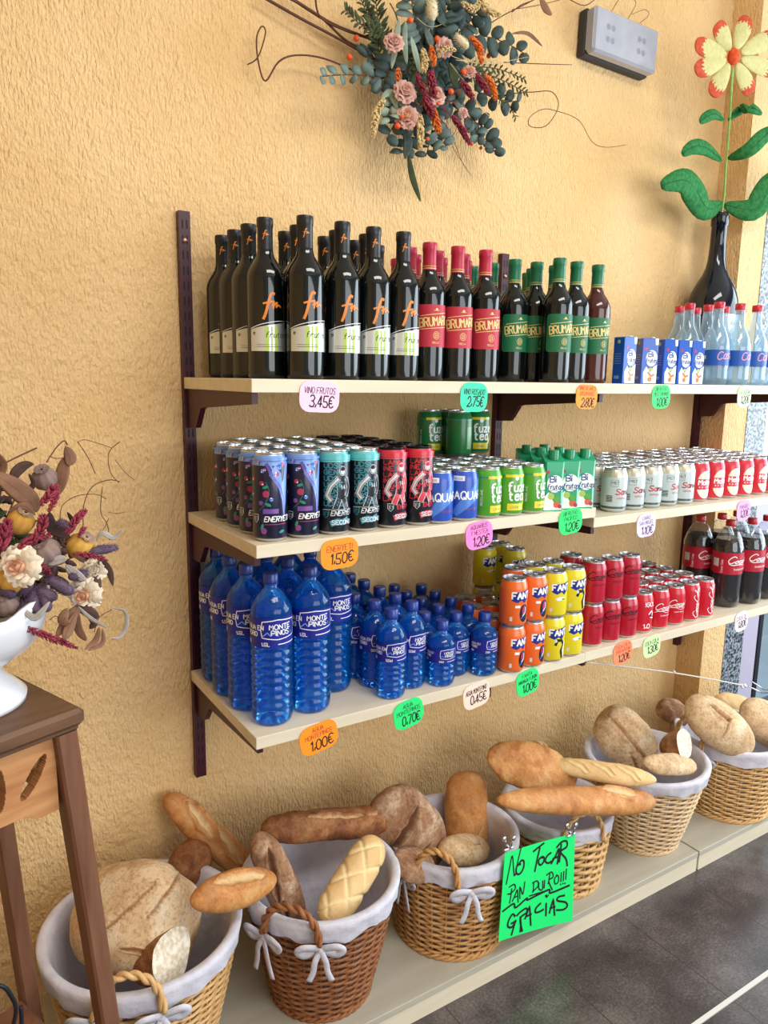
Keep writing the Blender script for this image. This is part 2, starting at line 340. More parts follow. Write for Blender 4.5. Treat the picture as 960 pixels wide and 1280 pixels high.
shelf(.889,1.848,Z3,.412,'right board of the lowest shelf carrying cola')
# ================================================================ GOODS: prototypes
alu=mat('brushed_aluminium',(205,208,212),.28,.9); blackt=mat('black_lid',(24,22,26),.35,.5); white_i=mat('white_print',(240,240,240),.35); black_i=mat('black_print',(18,18,20),.4)
def pc(n,c,r=.3,**k): return mat(n,c,r,coat=.25,**k)
def can(kind,R,H,bm,art,lid=alu,neck=None):
    t=empty('energy_drink_can' if H>.15 else kind,(0,0,0)); s=R-.033; nz=H-.013
    nk=neck or bm
    prof=[(.0225,.003,alu),(.0245,0,alu),(R-.005,.0015,alu),(R-.001,.007,alu),(R,.010,bm),(R,nz-.010,bm),(R-.0003,nz-.008,nk),(R-.0022,nz,nk),(R-.0052,nz+.008,nk),(R-.0058,nz+.0095,lid),(R-.005,nz+.0115,lid),(R-.0052,H,lid),(R-.0066,H,lid),(R-.0072,H-.0045,lid),(R-.011,H-.0050,lid),(R-.012,H-.0035,lid)]
    b=MB(); b.lathe(prof[:10],bm,36,cap1=False); art(b,cyl(R),R); body=b.build('can_body',t,sharp=50)
    b=MB(); b.lathe(prof[9:],lid,36,cap0=False)
    # drinking mouth outline
    b.disc(0,-.010,.0085,lambda u,v,k:(u,v,H-.0034),mat('lid_mouth',(120,122,126),.35,.9),ry=.0075)
    l=b.build('lid',t,sharp=50)
    b=MB(); pts=[(.0062*cos(a),.002+.010*sin(a),H-.0012) for a in [2*PI*i/12 for i in range(12)]]
    b.tube(pts,.0014,lid,5,closed=True); b.box((0,.002,H-.0016),(.008,.008,.001),lid); b.lathe([(.002,H-.0035),(.002,H-.0008)],lid,8)
    tb=b.build('pull_tab',l); kids(l,[tb])
    return kids(t,[body,l])
navy=pc('can_navy',(22,22,52)); ltblue=pc('can_light_blue',(112,150,214)); teal=pc('can_teal',(92,186,190)); blk=pc('can_black',(20,24,34)); redc=pc('can_red',(206,44,62))
vio=pc('print_violet',(92,84,176)); mag=pc('print_magenta',(176,52,96)); grn=pc('print_green',(38,140,120)); ice=pc('print_ice_blue',(124,160,232)); blu=pc('print_blue',(58,96,190)); tealp=pc('print_teal',(44,140,158)); skin=pc('print_silver',(208,214,218)); ylw=pc('print_yellow',(228,206,36))
def shield(b,mp,u,v,m,h=.016):
    q=[(u-.006,v+h/2),(u-.006,v-h*.1),(u,v-h/2),(u+.006,v-h*.1),(u+.006,v+h/2),(u-.006,v+h/2)]
    b.ribbon(q,.001,mp,m,2); b.text('E1',u-.003,v-.002,.006,mp,m,2)
def a_blue(b,mp,R):
    b.rect(-PI*R,.154,PI*R*.999,.1585,mp,ltblue,1)
    b.blob([(.002,.146),(-.010,.128),(.004,.108),(.014,.09),(.017,.06),(.022,.05),(.026,.075),(.03,.12),(.036,.148),(.024,.146),(.02,.118),(.011,.108),(.014,.13)],mp,ice,1,(.017,.1))
    b.ribbon([(-.014,.148),(-.004,.125),(.010,.105),(.018,.08),(.021,.05)],.006,mp,vio,2); b.ribbon([(-.010,.15),(.002,.13),(.014,.11)],.003,mp,ice,3)
    R_=random.Random(3)
    for (u,v,r,m) in ((-.022,.135,.004,blu),(.010,.142,.0055,blu),(.004,.129,.005,mag),(-.024,.112,.0045,mag),(-.016,.092,.0065,mag),(-.026,.075,.0045,vio),(-.006,.082,.004,blu),(-.018,.138,.003,mag),(-.03,.15,.004,vio),(-.021,.022,.006,vio),(.018,.147,.004,mag),(-.045,.12,.005,mag),(-.05,.09,.006,blu),(-.048,.06,.004,grn)):
        b.disc(u,v,r,mp,m,2)
        for _ in range(5): a=R_.uniform(0,6.3); b.disc(u+r*.6*cos(a),v+r*.6*sin(a),r*.35,mp,white_i if R_.random()<.15 else ice if m is blu else mag,3,rings=1,n=6)
    for (u,v,ro) in ((-.017,.105,.3),(-.012,.072,-.4),(-.024,.03,1.2),(.014,.020,.3)): b.disc(u,v,.006,mp,grn,2,ry=.0028,rot=ro)
    b.ribbon([(-.03,.06),(-.02,.07),(-.012,.085),(-.010,.1),(-.016,.115)],.0008,mp,grn,2)
    b.rect(-.022,.055,.008,.064,mp,vio,3); b.text('ZEROZ',-.021,.0565,.006,mp,mag,4)
    b.text('ENERYETI',-.020,.040,.0095,mp,white_i,4,th=.2,sh=.25,wf=.8); b.rect(-.019,.034,.025,.0352,mp,mag,4)
    shield(b,mp,-.038,.045,skin)
    for k in range(9): b.rect(-.066,.06+k*.0035,-.056,.0617+k*.0035,mp,skin,2)
def player(b,mp,out,fill):
    def S(m,w,l):
        b.disc(.006,.128,.0065+w,mp,m,l,ry=.0085+w)
        for q,ww in (([(.004,.112),(.006,.085),(.004,.068)],.020),([(-.004,.112),(-.018,.098),(-.026,.080),(-.018,.07)],.007),([(.016,.112),(.022,.095),(.016,.08)],.007),([(-.002,.07),(-.008,.055)],.010),([(.010,.07),(.015,.056)],.010)): b.ribbon(q,ww+2*w,mp,m,l)
    S(out,.0012,2); S(fill,0,3); b.text('14',.002,.092,.008,mp,out,4)
    b.ribbon([(-.004,.112),(-.018,.098),(-.026,.080),(-.018,.07)],.0045,mp,out,4); b.disc(.006,.127,.005,mp,out,4,ry=.0065); b.disc(.006,.132,.006,mp,fill,5,ry=.004)
def words(b,mp,w,m):
    for k in range(7): b.text(w[k%len(w)],-.032,.134-k*.0125,.009,mp,m,1,th=.24,wf=1.15)
def a_teal(b,mp,R):
    b.rect(-PI*R,.149,PI*R*.999,.1585,mp,teal,1); words(b,mp,['UDSE','GEN','UDS'],tealp); player(b,mp,skin,blk)
    b.text('ENERYETI',-.018,.040,.0095,mp,skin,4,th=.2,sh=.25,wf=.8); b.rect(-.035,.0515,.03,.0522,mp,skin,3); shield(b,mp,-.028,.043,tealp)
    b.ribbon([(-.016,.024),(-.006,.028),(.006,.026),(.018,.03)],.012,mp,tealp,2); b.text('SECOND',-.016,.022,.008,mp,skin,4,th=.25)
def a_red(b,mp,R):
    b.rect(-PI*R,.149,PI*R*.999,.1585,mp,redc,1); words(b,mp,['LAMINE','INE LAM'],redc); player(b,mp,skin,redc)
    b.text('ENERYETI',-.002,.042,.0085,mp,redc,4,th=.2,wf=.8); shield(b,mp,-.016,.045,skin)
    b.ribbon([(-.006,.024),(.006,.028),(.018,.026),(.024,.03)],.012,mp,redc,2); b.text('SECOND',-.006,.022,.008,mp,skin,4,th=.25)
    for k in range(4): b.rect(-.048,.062+k*.005,-.04,.0645+k*.005,mp,skin,2)
def a_aqua(b,mp,R):
    b.blob([(-.045,.02),(-.03,.012),(.02,.05),(.05,.10),(.03,.1),(-.01,.06)],mp,pc('aqua_mid',(74,128,214)),1,(.0,.05))
    b.text('AQUARIUS',-.036,.050,.017,mp,white_i,3,th=.19,wf=.9); b.rect(-.04,.090,-.014,.101,mp,white_i,2); b.text('MENOS',-.038,.093,.004,mp,blu,3)
    b.text('RAYO CERO',-.008,.026,.004,mp,mag,3)
def a_fuze(b,mp,R):
    b.rect(-PI*R,.092,PI*R*.999,.095,mp,grn,1); b.rect(-.022,.090,.03,.0965,mp,ylw,2)
    b.text('fuze',-.014,.058,.021,mp,white_i,3,th=.2,wf=.85); b.text('tea',-.012,.038,.021,mp,white_i,3,th=.2,wf=.9)
    b.rect(-.016,.014,.028,.030,mp,ylw,2); b.text('LIMON',-.008,.019,.005,mp,grn,3)
    b.blob([(.02,.02),(.034,.03),(.042,.055),(.036,.05),(.026,.036)],mp,ylw,3); b.text('RECICLAME',-.034,.03,.0045,mp,white_i,3,rot=PI/2)
    b.rect(-.062,.02,-.045,.075,mp,pc('fuze_fade',(120,170,120)),2); b.disc(.005,.088,.005,mp,white_i,4)
def a_sm(b,mp,R):
    b.rect(-.030,.068,-.010,.086,mp,pc('grey_box',(120,132,136)),1); b.rect(-.029,.069,-.011,.085,mp,pc('can_silvergreen',(190,202,202)),2); b.text('1957',-.028,.075,.006,mp,black_i,3)
    b.text('San',-.016,.048,.014,mp,pc('sm_red',(190,30,40)),3,th=.2,sh=.2); b.text('Miguel',.008,.048,.010,mp,black_i,3,th=.18,sh=.2)
    for k in range(6): b.rect(-.040,.028+k*.003,-.024,.0295+k*.003,mp,black_i,2)
    b.rect(-PI*R,.010,PI*R*.999,.016,mp,pc('sm_dark',(70,84,86)),1); b.text('ESPECIAL',-.012,.036,.004,mp,pc('sm_red',(190,30,40)),3)
def a_mahou(b,mp,R):
    cr=pc('cream_print',(226,220,202)); b.disc(.008,.050,.026,mp,cr,1,ry=.040,n=24,rings=6); b.rect(-.022,.036,.040,.066,mp,redc,2)
    b.text('Mahou',-.013,.050,.013,mp,white_i,3,th=.26); b.text('*',0,0,.001,mp,white_i,3)
    for k in range(5): b.disc(-.010+k*.009,.043,.0018,mp,white_i,3,rings=1,n=5)
def a_fanta(fr):
    def a(b,mp,R):
        dk=pc('fanta_blue',(28,44,140)); lf=pc('leaf_green',(60,140,60))
        b.blob([(-.022,.084),(-.021,.066),(-.008,.060),(.004,.066),(.012,.058),(.024,.070),(.040,.074),(.040,.092)],mp,dk,1,(.006,.076))
        b.text('FANTA',-.020,.070,.015,mp,white_i,3,th=.26,wf=.9)
        if fr=='a': # dark round figure-free fruit swirl
            b.disc(.012,.034,.013,mp,black_i,1,ry=.022,rings=5); b.disc(.013,.04,.007,mp,mag,2,ry=.012); b.ribbon([(.004,.022),(.012,.03),(.018,.045),(.012,.052)],.004,mp,blu,3); b.ribbon([(.008,.028),(.017,.036),(.016,.048)],.0022,mp,white_i,4)
            b.rect(-.012,.048,.0,.054,mp,white_i,2)
        elif fr=='b':
            b.ribbon([(.016,.012),(.012,.03),(.020,.045),(.014,.056),(.0,.058),(-.004,.046)],.007,mp,black_i,2); b.ribbon([(.022,.018),(.020,.034),(.026,.05)],.006,mp,white_i,2); b.disc(-.004,.056,.004,mp,skin,3)
        else:
            b.blob([(-.012,.050),(0,.054),(.016,.051),(.014,.046),(-.006,.044)],mp,white_i,1); b.disc(.01,.048,.005,mp,lf,2,ry=.002)
        b.rect(-.024,.016,-.018,.026,mp,skin,2)
    return a
SCR=[[(20,8),(13,12),(5,8),(0,0),(2,-6),(9,-8),(17,-3)],[(22,-1),(19,-5),(22,-8),(27,-5),(26,0),(22,-1),(30,-1)],[(38,0),(34,0),(31,-4),(33,-8),(38,-6),(42,-3)],[(48,0),(44,0),(41,-4),(43,-8),(47,-5),(49,0),(47,-6),(50,-8),(54,-4)],[(53,-2),(57,-2)],[(75,8),(70,12),(62,8),(57,0),(59,-6),(66,-8),(73,-3)],[(78,-1),(75,-5),(78,-8),(83,-5),(82,0),(78,-1),(86,1)],[(86,-2),(91,10),(94,8),(88,-4),(90,-8),(94,-6)],[(101,0),(97,0),(94,-4),(96,-8),(100,-5),(102,0),(100,-6),(103,-8),(107,-5)],[(3,-9),(14,-13),(34,-11),(52,-13)]]
def script(b,mp,u,v,s,m,rot=0,th=1,lay=3,n=10):
    for q in SCR[:n]:
        q=crom([((x+y*.25)*s,y*s) for x,y in q],5); b.ribbon([(u+x*cos(rot)-y*sin(rot),v+x*sin(rot)+y*cos(rot)) for x,y in q],s*2.6*th,mp,m,lay,step=.002)
def a_coke(kind):
    def a(b,mp,R):
        if kind=='z': script(b,mp,-.026,.078,.0009,black_i,0,.85); b.text('ZERO AZUCAR',-.012,.052,.004,mp,black_i,3)
        elif kind=='v': script(b,mp,.006,.014,.00085,white_i,PI/2,.85); script(b,mp,-.05,.014,.00085,white_i,PI/2,.85)
        elif kind=='h': script(b,mp,-.024,.066,.0009,white_i,0,.85); b.ribbon(crom([(-.028,.05),(-.010,.055),(.01,.049),(.034,.053)]),.0012,mp,white_i,3); b.text('SABOR ORIGINAL',-.01,.04,.003,mp,white_i,3)
        else: b.text('!GOL!',-.015,.078,.012,mp,white_i,3,th=.2); b.ribbon(crom([(-.002,.056),(.008,.064),(.014,.054),(.004,.048),(.016,.044)]),.004,mp,white_i,3); b.disc(.006,.051,.004,mp,black_i,4); b.text('1,0',-.016,.016,.012,mp,white_i,3,th=.2)
    return a
crm=pc('can_crimson',(196,22,44)); crm2=pc('can_zero_red',(176,20,46))
P={}
P['blue']=can('x',.033,.168,navy,a_blue,alu,ltblue); P['teal']=can('x',.033,.168,blk,a_teal,alu,teal); P['red']=can('x',.033,.168,blk,a_red,blackt,redc)
P['aqua']=can('isotonic_drink_can',.033,.115,pc('can_royal_blue',(42,82,180)),a_aqua); P['fuze']=can('iced_tea_can',.033,.115,pc('can_lime_green',(78,158,44)),a_fuze); P['fuzed']=can('iced_tea_can',.033,.115,pc('can_deep_green',(28,116,58)),a_fuze)
P['sm']=can('beer_can',.033,.115,pc('can_silvergreen',(190,202,202),.35),a_sm,neck=mat('pale_neck',(206,202,184),.3,.6)); P['mahou']=can('beer_can',.033,.115,redc,a_mahou)
for k in 'ac': P['fo'+k]=can('orange_soda_can',.033,.115,pc('can_orange',(232,104,38)),a_fanta(k))
for k in 'bc': P['fl'+k]=can('lemon_soda_can',.033,.115,pc('can_lemon',(222,206,36)),a_fanta(k))
for k in 'vhg': P['ck'+k]=can('cola_can',.033,.115,crm,a_coke(k))
P['ckz']=can('cola_can',.033,.115,crm2,a_coke('z'))
# ---- wine bottles
glass=mat('dark_wine_glass',(9,14,13),.06,spec=.7); glassr=mat('rose_wine_glass',(70,30,26),.08,spec=.7)
def wine(name,gm,capm,art,R=.0365,H=.30,band=None):
    t=empty(name,(0,0,0)); k=H/.30
    prof=[(.022,.004),(.030,0),(R-.001,.003),(R,.008),(R,.188*k),(R-.0012,.197*k),(R-.0055,.208*k),(R-.012,.219*k),(R-.018,.228*k),(.0150,.240*k),(.0143,.250*k),(.0138,.27*k),(.0138,.29*k)]
    b=MB(); b.lathe(prof,gm,36); g=b.build('glass_bottle',t,sharp=60)
    b=MB(); b.lathe([(.0150,.242*k),(.0149,.252*k),(.0147,.282*k),(.0158,.284*k),(.0160,.297*k),(.0150,H),(.012,H+.0006)],capm,24,cap0=False)
    if band: b.lathe([(.01525,.244*k),(.01525,.2455*k)],band,24,cap0=False,cap1=False); b.lathe([(.01525,.249*k),(.0152,.250*k)],band,24,cap0=False,cap1=False)
    if name=='young_red_wine_bottle': fr(b,cyl(.0149),-.010,.262,.013,mat('orange_print',(222,130,50),.4))
    c=b.build('capsule',t,sharp=50)
    b=MB(); art(b,cyl(R),R); l=b.build('label_sticker',t)
    return kids(t,[g,c,l])
def fr(b,mp,u,v,h,m):
    for q,wd in (([(.62,1.0),(.50,1.02),(.38,.75),(.22,.15),(.10,-.15)],.13),([(.1,.55),(.35,.62),(.62,.66)],.09),([(.52,.45),(.60,.6),(.56,.3),(.62,.5),(.78,.62),(.72,.4),(.86,.5),(1.0,.42)],.08)):
        b.ribbon(crom([(u+x*h,v+y*h) for x,y in q]),h*wd,mp,m,3,step=.0015)
silver=mat('silver_foil',(208,212,208),.35,.5); lime=mat('lime_print',(172,196,92),.5); orp=mat('orange_print',(222,130,50),.4)
def a_frutos(b,mp,R):
    b.rect(-.044,.052,.040,.086,mp,silver,1,sk=0); 
    b.grid(lambda u,v:mp(u,.086+v*(.006+.016*((u+.044)/.084)**.8),1),[-.044+.084*i/24 for i in range(25)],[0,1],silver)
    b.ribbon(crom([(-.044,.094),(-.02,.102),(.01,.108),(.040,.110)]),.0012,mp,white_i,3)
    for u,w_ in ((-.014,.008),(-.002,.003),(.006,.006)): b.rect(u,.052,u+w_,.098,mp,lime,2)
    b.text('frutos',-.012,.078,.010,mp,black_i,3,th=.12,sh=.2,smooth=True); b.text('e',-.037,.083,.007,mp,black_i,3,smooth=True)
    b.rect(-.03,.060,.02,.0608,mp,black_i,3); b.rect(-.03,.064,.01,.0646,mp,black_i,3)
    fr(b,mp,-.020,.118,.040,orp)
def a_bru(m):
    gold=mat('gold_print',(222,196,122),.4)
    def a(b,mp,R):
        b.rrect(-.046,.072,.040,.160,.008,mp,m,1,rings=8)
        b.text('BRUMARIO',-.037,.113,.018,mp,gold,3,th=.15,wf=.60,rot=.10); b.ribbon([(-.036,.1365),(.03,.1445)],.0013,mp,gold,3); b.ribbon([(-.036,.1085),(.03,.1145)],.0013,mp,gold,3)
        q=[(.0+.007*cos(a)*1.0,.096+.008*sin(a)) for a in [2*PI*i/12 for i in range(13)]]; b.ribbon(q,.001,mp,gold,3); b.text('B',-.003,.092,.008,mp,gold,3); b.text('RIOJA',-.009,.079,.004,mp,gold,3)
        b.disc(.0,.150,.003,mp,gold,3); b.ribbon([(-.006,.148),(.006,.148)],.001,mp,gold,3)
    return a
P['frutos']=wine('young_red_wine_bottle',glass,mat('black_foil',(26,26,28),.35),a_frutos,.0362,.30)
goldb=mat('gold_print',(222,196,122),.4)
P['bred']=wine('red_capped_wine_bottle',glass,mat('crimson_foil',(176,34,62),.35),a_bru(mat('crimson_label',(178,38,56),.5)),.0362,.29,goldb)
P['bgrn']=wine('green_capped_wine_bottle',glass,mat('green_foil',(22,104,68),.35),a_bru(mat('green_label',(20,100,62),.5)),.0362,.29,goldb)
P['brose']=wine('green_capped_wine_bottle',glassr,mat('green_foil',(22,104,68),.35),a_bru(mat('green_label',(20,100,62),.5)),.0362,.29,goldb)
# ---- blue water bottles
wb=thin('blue_plastic',(140,212,255),(14,136,252),.27,.07,True); capb=mat('navy_cap',(16,52,140),.35,coat=.3); lab=mat('ultramarine_label',(26,34,140),.4)
def a_monte(v0,v1,R0):
    def a(b,mp,R):
        H=v1-v0; cy=(v0+v1)/2+H*.08; w_=H*.62
        b.rect(-PI*R,v0,PI*R*.999,v1,mp,lab,0)
        for s,m in ((1,white_i),):
            q=[(-w_*s+.006,cy+H*.30*s),(0,cy+H*.37*s),(w_*s+.006,cy+H*.30*s),(w_*s*1.08+.006,cy),(w_*s+.006,cy-H*.24*s),(0,cy-H*.3*s),(-w_*s+.006,cy-H*.24*s),(-w_*s*1.08+.006,cy)]
            o=[]
            for p,r in zip(q,q[1:]+q[:1]): o+=[(p[0]+(r[0]-p[0])*i/4,p[1]+(r[1]-p[1])*i/4) for i in range(4)]
            b.ribbon(o+[o[0]],H*.03,mp,m,2)
        b.text('MONTE',.006,cy+H*.05,H*.16,mp,white_i,4,th=.2,center=True); b.text('PINOS',.006,cy-H*.15,H*.16,mp,white_i,4,th=.2,center=True)
        b.ribbon([(-w_*.8,cy-H*.18),(-w_*.55,cy-H*.05),(-w_*.4,cy-H*.16),(-w_*.2,cy-H*.08),(0,cy-H*.18)],H*.035,mp,ice,3); b.disc(w_*.85,cy-H*.12,H*.05,mp,grn,3)
        b.text('1,5L' if H>.055 else '50cl' if H>.04 else '33cl',-H*.55,v0+H*.07,H*.11,mp,white_i,3,th=.22); b.rect(.0,v0+H*.1,H*.75,v0+H*.13,mp,white_i,3)
        b.text('AGUA EN',-R*1.75,cy+.02*H,H*.15,mp,white_i,3,th=.2,wf=.8); b.text('VIDRIO',-R*1.75,cy-H*.2,H*.15,mp,white_i,3,th=.2,wf=.8); b.rect(-R*1.75,v0+H*.08,-R*1.5,v0+H*.22,mp,skin,3)
    return a
def water(name,R,H,v0,v1,rib0,rib1,nr,cr=.0145,ch=.018):
    t=empty(name,(0,0,0)); pr=[(R*.45,.006),(R*.6,.001),(R*.82,.0005),(R*.96,.008),(R,.016)]
    z=rib0
    for i in range(nr):
        p=(rib1-rib0)/nr; z=rib0+i*p; pr+=[(R,z+p*.12),(R*1.0,z+p*.55),(R*.94,z+p*.72),(R*.94,z+p*.85),(R,z+p*.98)]
    sh=H-ch-.012
    pr+=[(R*.985,v0-.002),(R*.985,v1+.002),(R,v1+.005)]
    L=sh-v1-.005
    for a in (.15,.3,.45,.6,.75,.88): pr.append((R-(R-cr*.95)*(1-math.cos(a*PI*.5)**.9 if False else a**1.7),v1+.005+L*a))
    pr+=[(cr*.92,sh),(cr*.92,H-ch-.001),(cr*.85,H-ch+.008)]
    b=MB()
    nn=32
    b.lathe(pr,wb,nn,cap1=False)
    body=b.build('plastic_bottle',t,sharp=70)
    b=MB(); q=[(cr,H-ch),(cr,H-.002),(cr-.0015,H)]
    rows=[[b.v((r*(1+(.04 if i%2 else 0))*cos(2*PI*i/40),r*(1+(.04 if i%2 else 0))*sin(2*PI*i/40),z)) for i in range(40)] for r,z in q]
    for j in range(2):
        for i in range(40): k=(i+1)%40; b.f((rows[j][i],rows[j][k],rows[j+1][k],rows[j+1][i]),capb)
    b.f(rows[0][::-1],capb); b.f(rows[2],capb); b.lathe([(cr*1.05,H-ch-.004),(cr*1.05,H-ch-.0012)],capb,24); cp=b.build('screw_cap',t,sharp=40)
    b=MB(); a_monte(v0,v1,R)(b,cyl(R*.99),R*.99); l=b.build('label_band',t)
    return kids(t,[body,cp,l])
P['w15']=water('large_water_bottle',.042,.308,.166,.226,.018,.160,8)
P['w05']=water('medium_water_bottle',.0335,.198,.086,.131,.018,.082,5)
P['w03']=water('small_water_bottle',.0328,.150,.058,.092,.014,.054,3)
# ---- clear soda bottles and cola bottles
pet=thin('clear_plastic',(246,248,250),(225,232,238),.05,.05); petw=thin('clear_sparkling_water',(232,244,250),(196,222,238),.24,.05)
redcap=mat('red_cap',(190,24,48),.35,coat=.3); cola=mat('cola_liquid',(14,6,8),.05,spec=.4)
def soda(name,R,H,v0,v1,lm,art,liq=None,fill=0,petal=False,body=pet):
    t=empty(name,(0,0,0)); cr=.0145
    def prof(s): return [(R*.5,.008),(R*.7,.0005+.002*(1-s)),(R*.93*s,.006),(R*s,.02),(R*.97*s,.045),(R*s,v0),(R*s,v1),(R*.99*s,v1+.012),(R*.86*s,v1+.035),(R*.62*s,v1+.058),(R*.42*s,v1+.072)]
    pr=prof(1)+[(cr*.95,H-.024),(cr*.95,H-.012)]; pr=[q for i,q in enumerate(pr) if i==0 or q[1]>pr[i-1][1]-.02]
    pr=[q for q in pr if q[1]<=H-.012]
    b=MB(); b.lathe(pr,body,32,cap1=False)
    if petal:
        for i in range(5): a=2*PI*i/5; b.ball((R*.62*cos(a),R*.62*sin(a),.016),R*.34,body,8,6,(1,1,.7))
    bd=b.build('plastic_bottle',t,sharp=70); parts=[bd]
    b=MB(); b.lathe([(cr,H-.019),(cr*1.03,H-.018),(cr*1.03,H-.002),(cr-.001,H)],redcap,28); parts.append(b.build('screw_cap',t,sharp=40))
    if liq:
        b=MB(); q=[p for p in prof(.965) if p[1]<fill]; q[0]=(R*.5,.010); b.lathe(q+[(q[-1][0]*.97,fill)],liq,32); parts.append(b.build('drink',t,sharp=60))
    b=MB(); b.rect(-PI*R,v0,PI*R*.999,v1,cyl(R*1.003),lm,1); art(b,cyl(R*1.004),R); parts.append(b.build('label_band',t))
    return kids(t,parts)
def a_cas(b,mp,R):
    pk=mat('pink_print',(226,150,170),.5); b.text('Casera',-.02,.072,.020,mp,pk,3,th=.14,sh=.3,smooth=True,wf=.9,rot=.12); b.rect(-.062,.074,-.052,.084,mp,skin,3)
def a_ckb(b,mp,R):
    script(b,mp,-.036,.152,.0011,white_i,0,.9); b.text('SABOR ORIGINAL',-.02,.122,.005,mp,white_i,3); b.rect(-.085,.13,-.065,.155,mp,skin,3); b.text('Coca-Cola',-.052,.112,.006,mp,white_i,3,rot=PI/2)
P['cas']=soda('sparkling_water_bottle',.039,.236,.056,.100,mat('royal_label',(28,84,168),.4),a_cas,body=petw)
P['ckb']=soda('large_cola_bottle',.0455,.272,.108,.176,mat('crimson_cola_label',(178,24,50),.4),a_ckb,cola,.214,True)
# ---- juice cartons
def prisma():
    t=empty('juice_carton',(0,0,0)); g=pc('carton_green',(36,164,118)); w_=.023; H=.118; b=MB()
    wh=pc('carton_white',(240,244,240))
    ring=lambda h,z,c,dy=0:[b.v(p+(z+(dy if p[1]>0 else 0),)) for p in ((-h+c,-h),(h-c,-h),(h,-h+c),(h,h-c),(h-c,h),(-h+c,h),(-h,h-c),(-h,-h+c))]
    A=ring(w_,0,.003); B=ring(w_,.02,.005); D=ring(w_,H*.8,.005); E=ring(w_,H,.003,.016)
    for X_,Y_,m in ((A,B,g),(B,D,g),(D,E,g)):
        for i in range(8): k=(i+1)%8; b.f((X_[i],X_[k],Y_[k],Y_[i]),m)
    b.f(A[::-1],g); b.f(E,g)
    mp=lambda u,v,k:(u,-w_-.0002-k*.0001,v)
    b.blob([(-.0225,.002),(-.0225,.034),(-.012,.046),(-.004,.03),(.006,.014),(.0225,.004)],mp,wh,1,(-.01,.012),2)
    b.disc(.002,.066,.019,mp,wh,2,ry=.021,n=20); b.text('Bi',-.010,.070,.014,mp,pc('fruit_blue',(20,60,150)),3,th=.2); b.text('frutas',-.015,.053,.012,mp,pc('fruit_blue',(20,60,150)),3,th=.18,wf=.72,sh=.1); b.ribbon(crom([(-.014,.048),(0,.051),(.014,.047)]),.0012,mp,pc('fruit_blue',(20,60,150)),3)
    b.disc(-.016,.094,.005,mp,mag,3); b.disc(-.006,.036,.008,mp,lime,3); b.disc(.008,.03,.007,mp,pc('leaf_print',(90,170,50)),3); b.disc(.008,.016,.008,mp,pc('peach_print',(214,96,64)),3); b.disc(-.004,.014,.005,mp,wh,4); b.disc(.016,.012,.005,mp,mag,4)
    body=b.build('carton_body',t,False)
    b=MB(); b.lathe([(.011,H+.004),(.011,H+.008),(.0125,H+.008),(.0125,H+.026),(.0115,H+.027)],pc('cap_green',(22,132,86)),20,c=(0,-.004,0)); cp=b.build('screw_cap',t,sharp=40)
    return kids(t,[body,cp])
P['prisma']=prisma()
def brick():
    t=empty('small_juice_carton',(0,0,0)); bl=pc('carton_blue',(22,84,182)); wh=pc('carton_white',(240,244,240)); b=MB(); b.box((0,0,.0585),(.044,.036,.117),bl,bev=.0012)
    b.rect(-.022,.1165,.022,.1175,lambda u,v,k:(u,-.0185,v),bl)
    mp=lambda u,v,k:(u,-.0182-k*.0001,v); ms=lambda u,v,k:(-.0222-k*.0001,-u,v)
    b.blob([(-.014,.002),(-.016,.03),(-.008,.045),(.004,.03),(.012,.044),(.0215,.05),(.0215,.002)],mp,wh,1,(.004,.016),2)
    b.blob([(.012,.117),(.0215,.117),(.0215,.1),(.014,.1)],mp,wh,1,None,1)
    b.disc(.005,.066,.0155,mp,wh,2,ry=.021,n=20); b.text('Bi',-.004,.070,.013,mp,pc('fruit_blue',(20,60,150)),3,th=.2); b.text('frutas',-.009,.055,.011,mp,pc('fruit_blue',(20,60,150)),3,th=.18,wf=.6)
    b.disc(-.011,.090,.0045,mp,mag,3); b.disc(.004,.038,.006,mp,lime,3,ry=.004); b.ribbon([(-.002,.03),(.006,.02),(.014,.024)],.006,mp,pc('orange_print2',(226,120,50)),3); b.disc(.012,.012,.006,mp,wh,4); b.disc(.003,.012,.006,mp,pc('orange_print2',(226,120,50)),4)
    for k in range(5): b.rect(-.012,.05+k*.006,.010,.0515+k*.006,ms,ice,2)
    b.disc(0,.105,.005,ms,lime,2); b.rect(-.01,.012,.006,.02,ms,ice,2)
    body=b.build('carton_body',t,False)
    b=MB(); b.box((0,0,0),(.009,.009,.004),wh,bev=.002); o=b.build('foil_tab',t); o.location=(.012,-.006,.1185)
    return kids(t,[body,o])
P['brick']=brick()
# ================================================================ GOODS: placing
def jr(a=.12): return rnd.uniform(-a,a)
def order(lst): return [ORD[i] for i in range(len(lst))]
def rowset(items,z,proto,desc,cat,group,rows,rz=0,jit=.15):
    "items: list of rows (front row first), each a list of (x,y) from left to right"
    for r,row in enumerate(items):
        for i,(x,y) in enumerate(row):
            k=proto if isinstance(proto,str) else proto[(i+r)%len(proto)] if r else proto[i%len(proto)]
            put(P[k],(x,y,z),rz+jr(jit),f"{desc}, {rows[r]}, {ORD[i]} from the left",cat,group)
FR=['front row','second row','third row','fourth row','rearmost row']
rowset([[(.068,-.290),(.122,-.352),(.206,-.345),(.281,-.338),(.357,-.332)],[(.066,-.214),(.150,-.262),(.238,-.262),(.308,-.264)][:4],[(.066,-.140),(.158,-.188),(.250,-.188),(.325,-.188)],[(.066,-.066),(.397,-.166)]],Z1,'frutos','black foil wine bottle with orange script','wine bottle','black foil wine bottles on the top shelf',FR,-.12,.10)
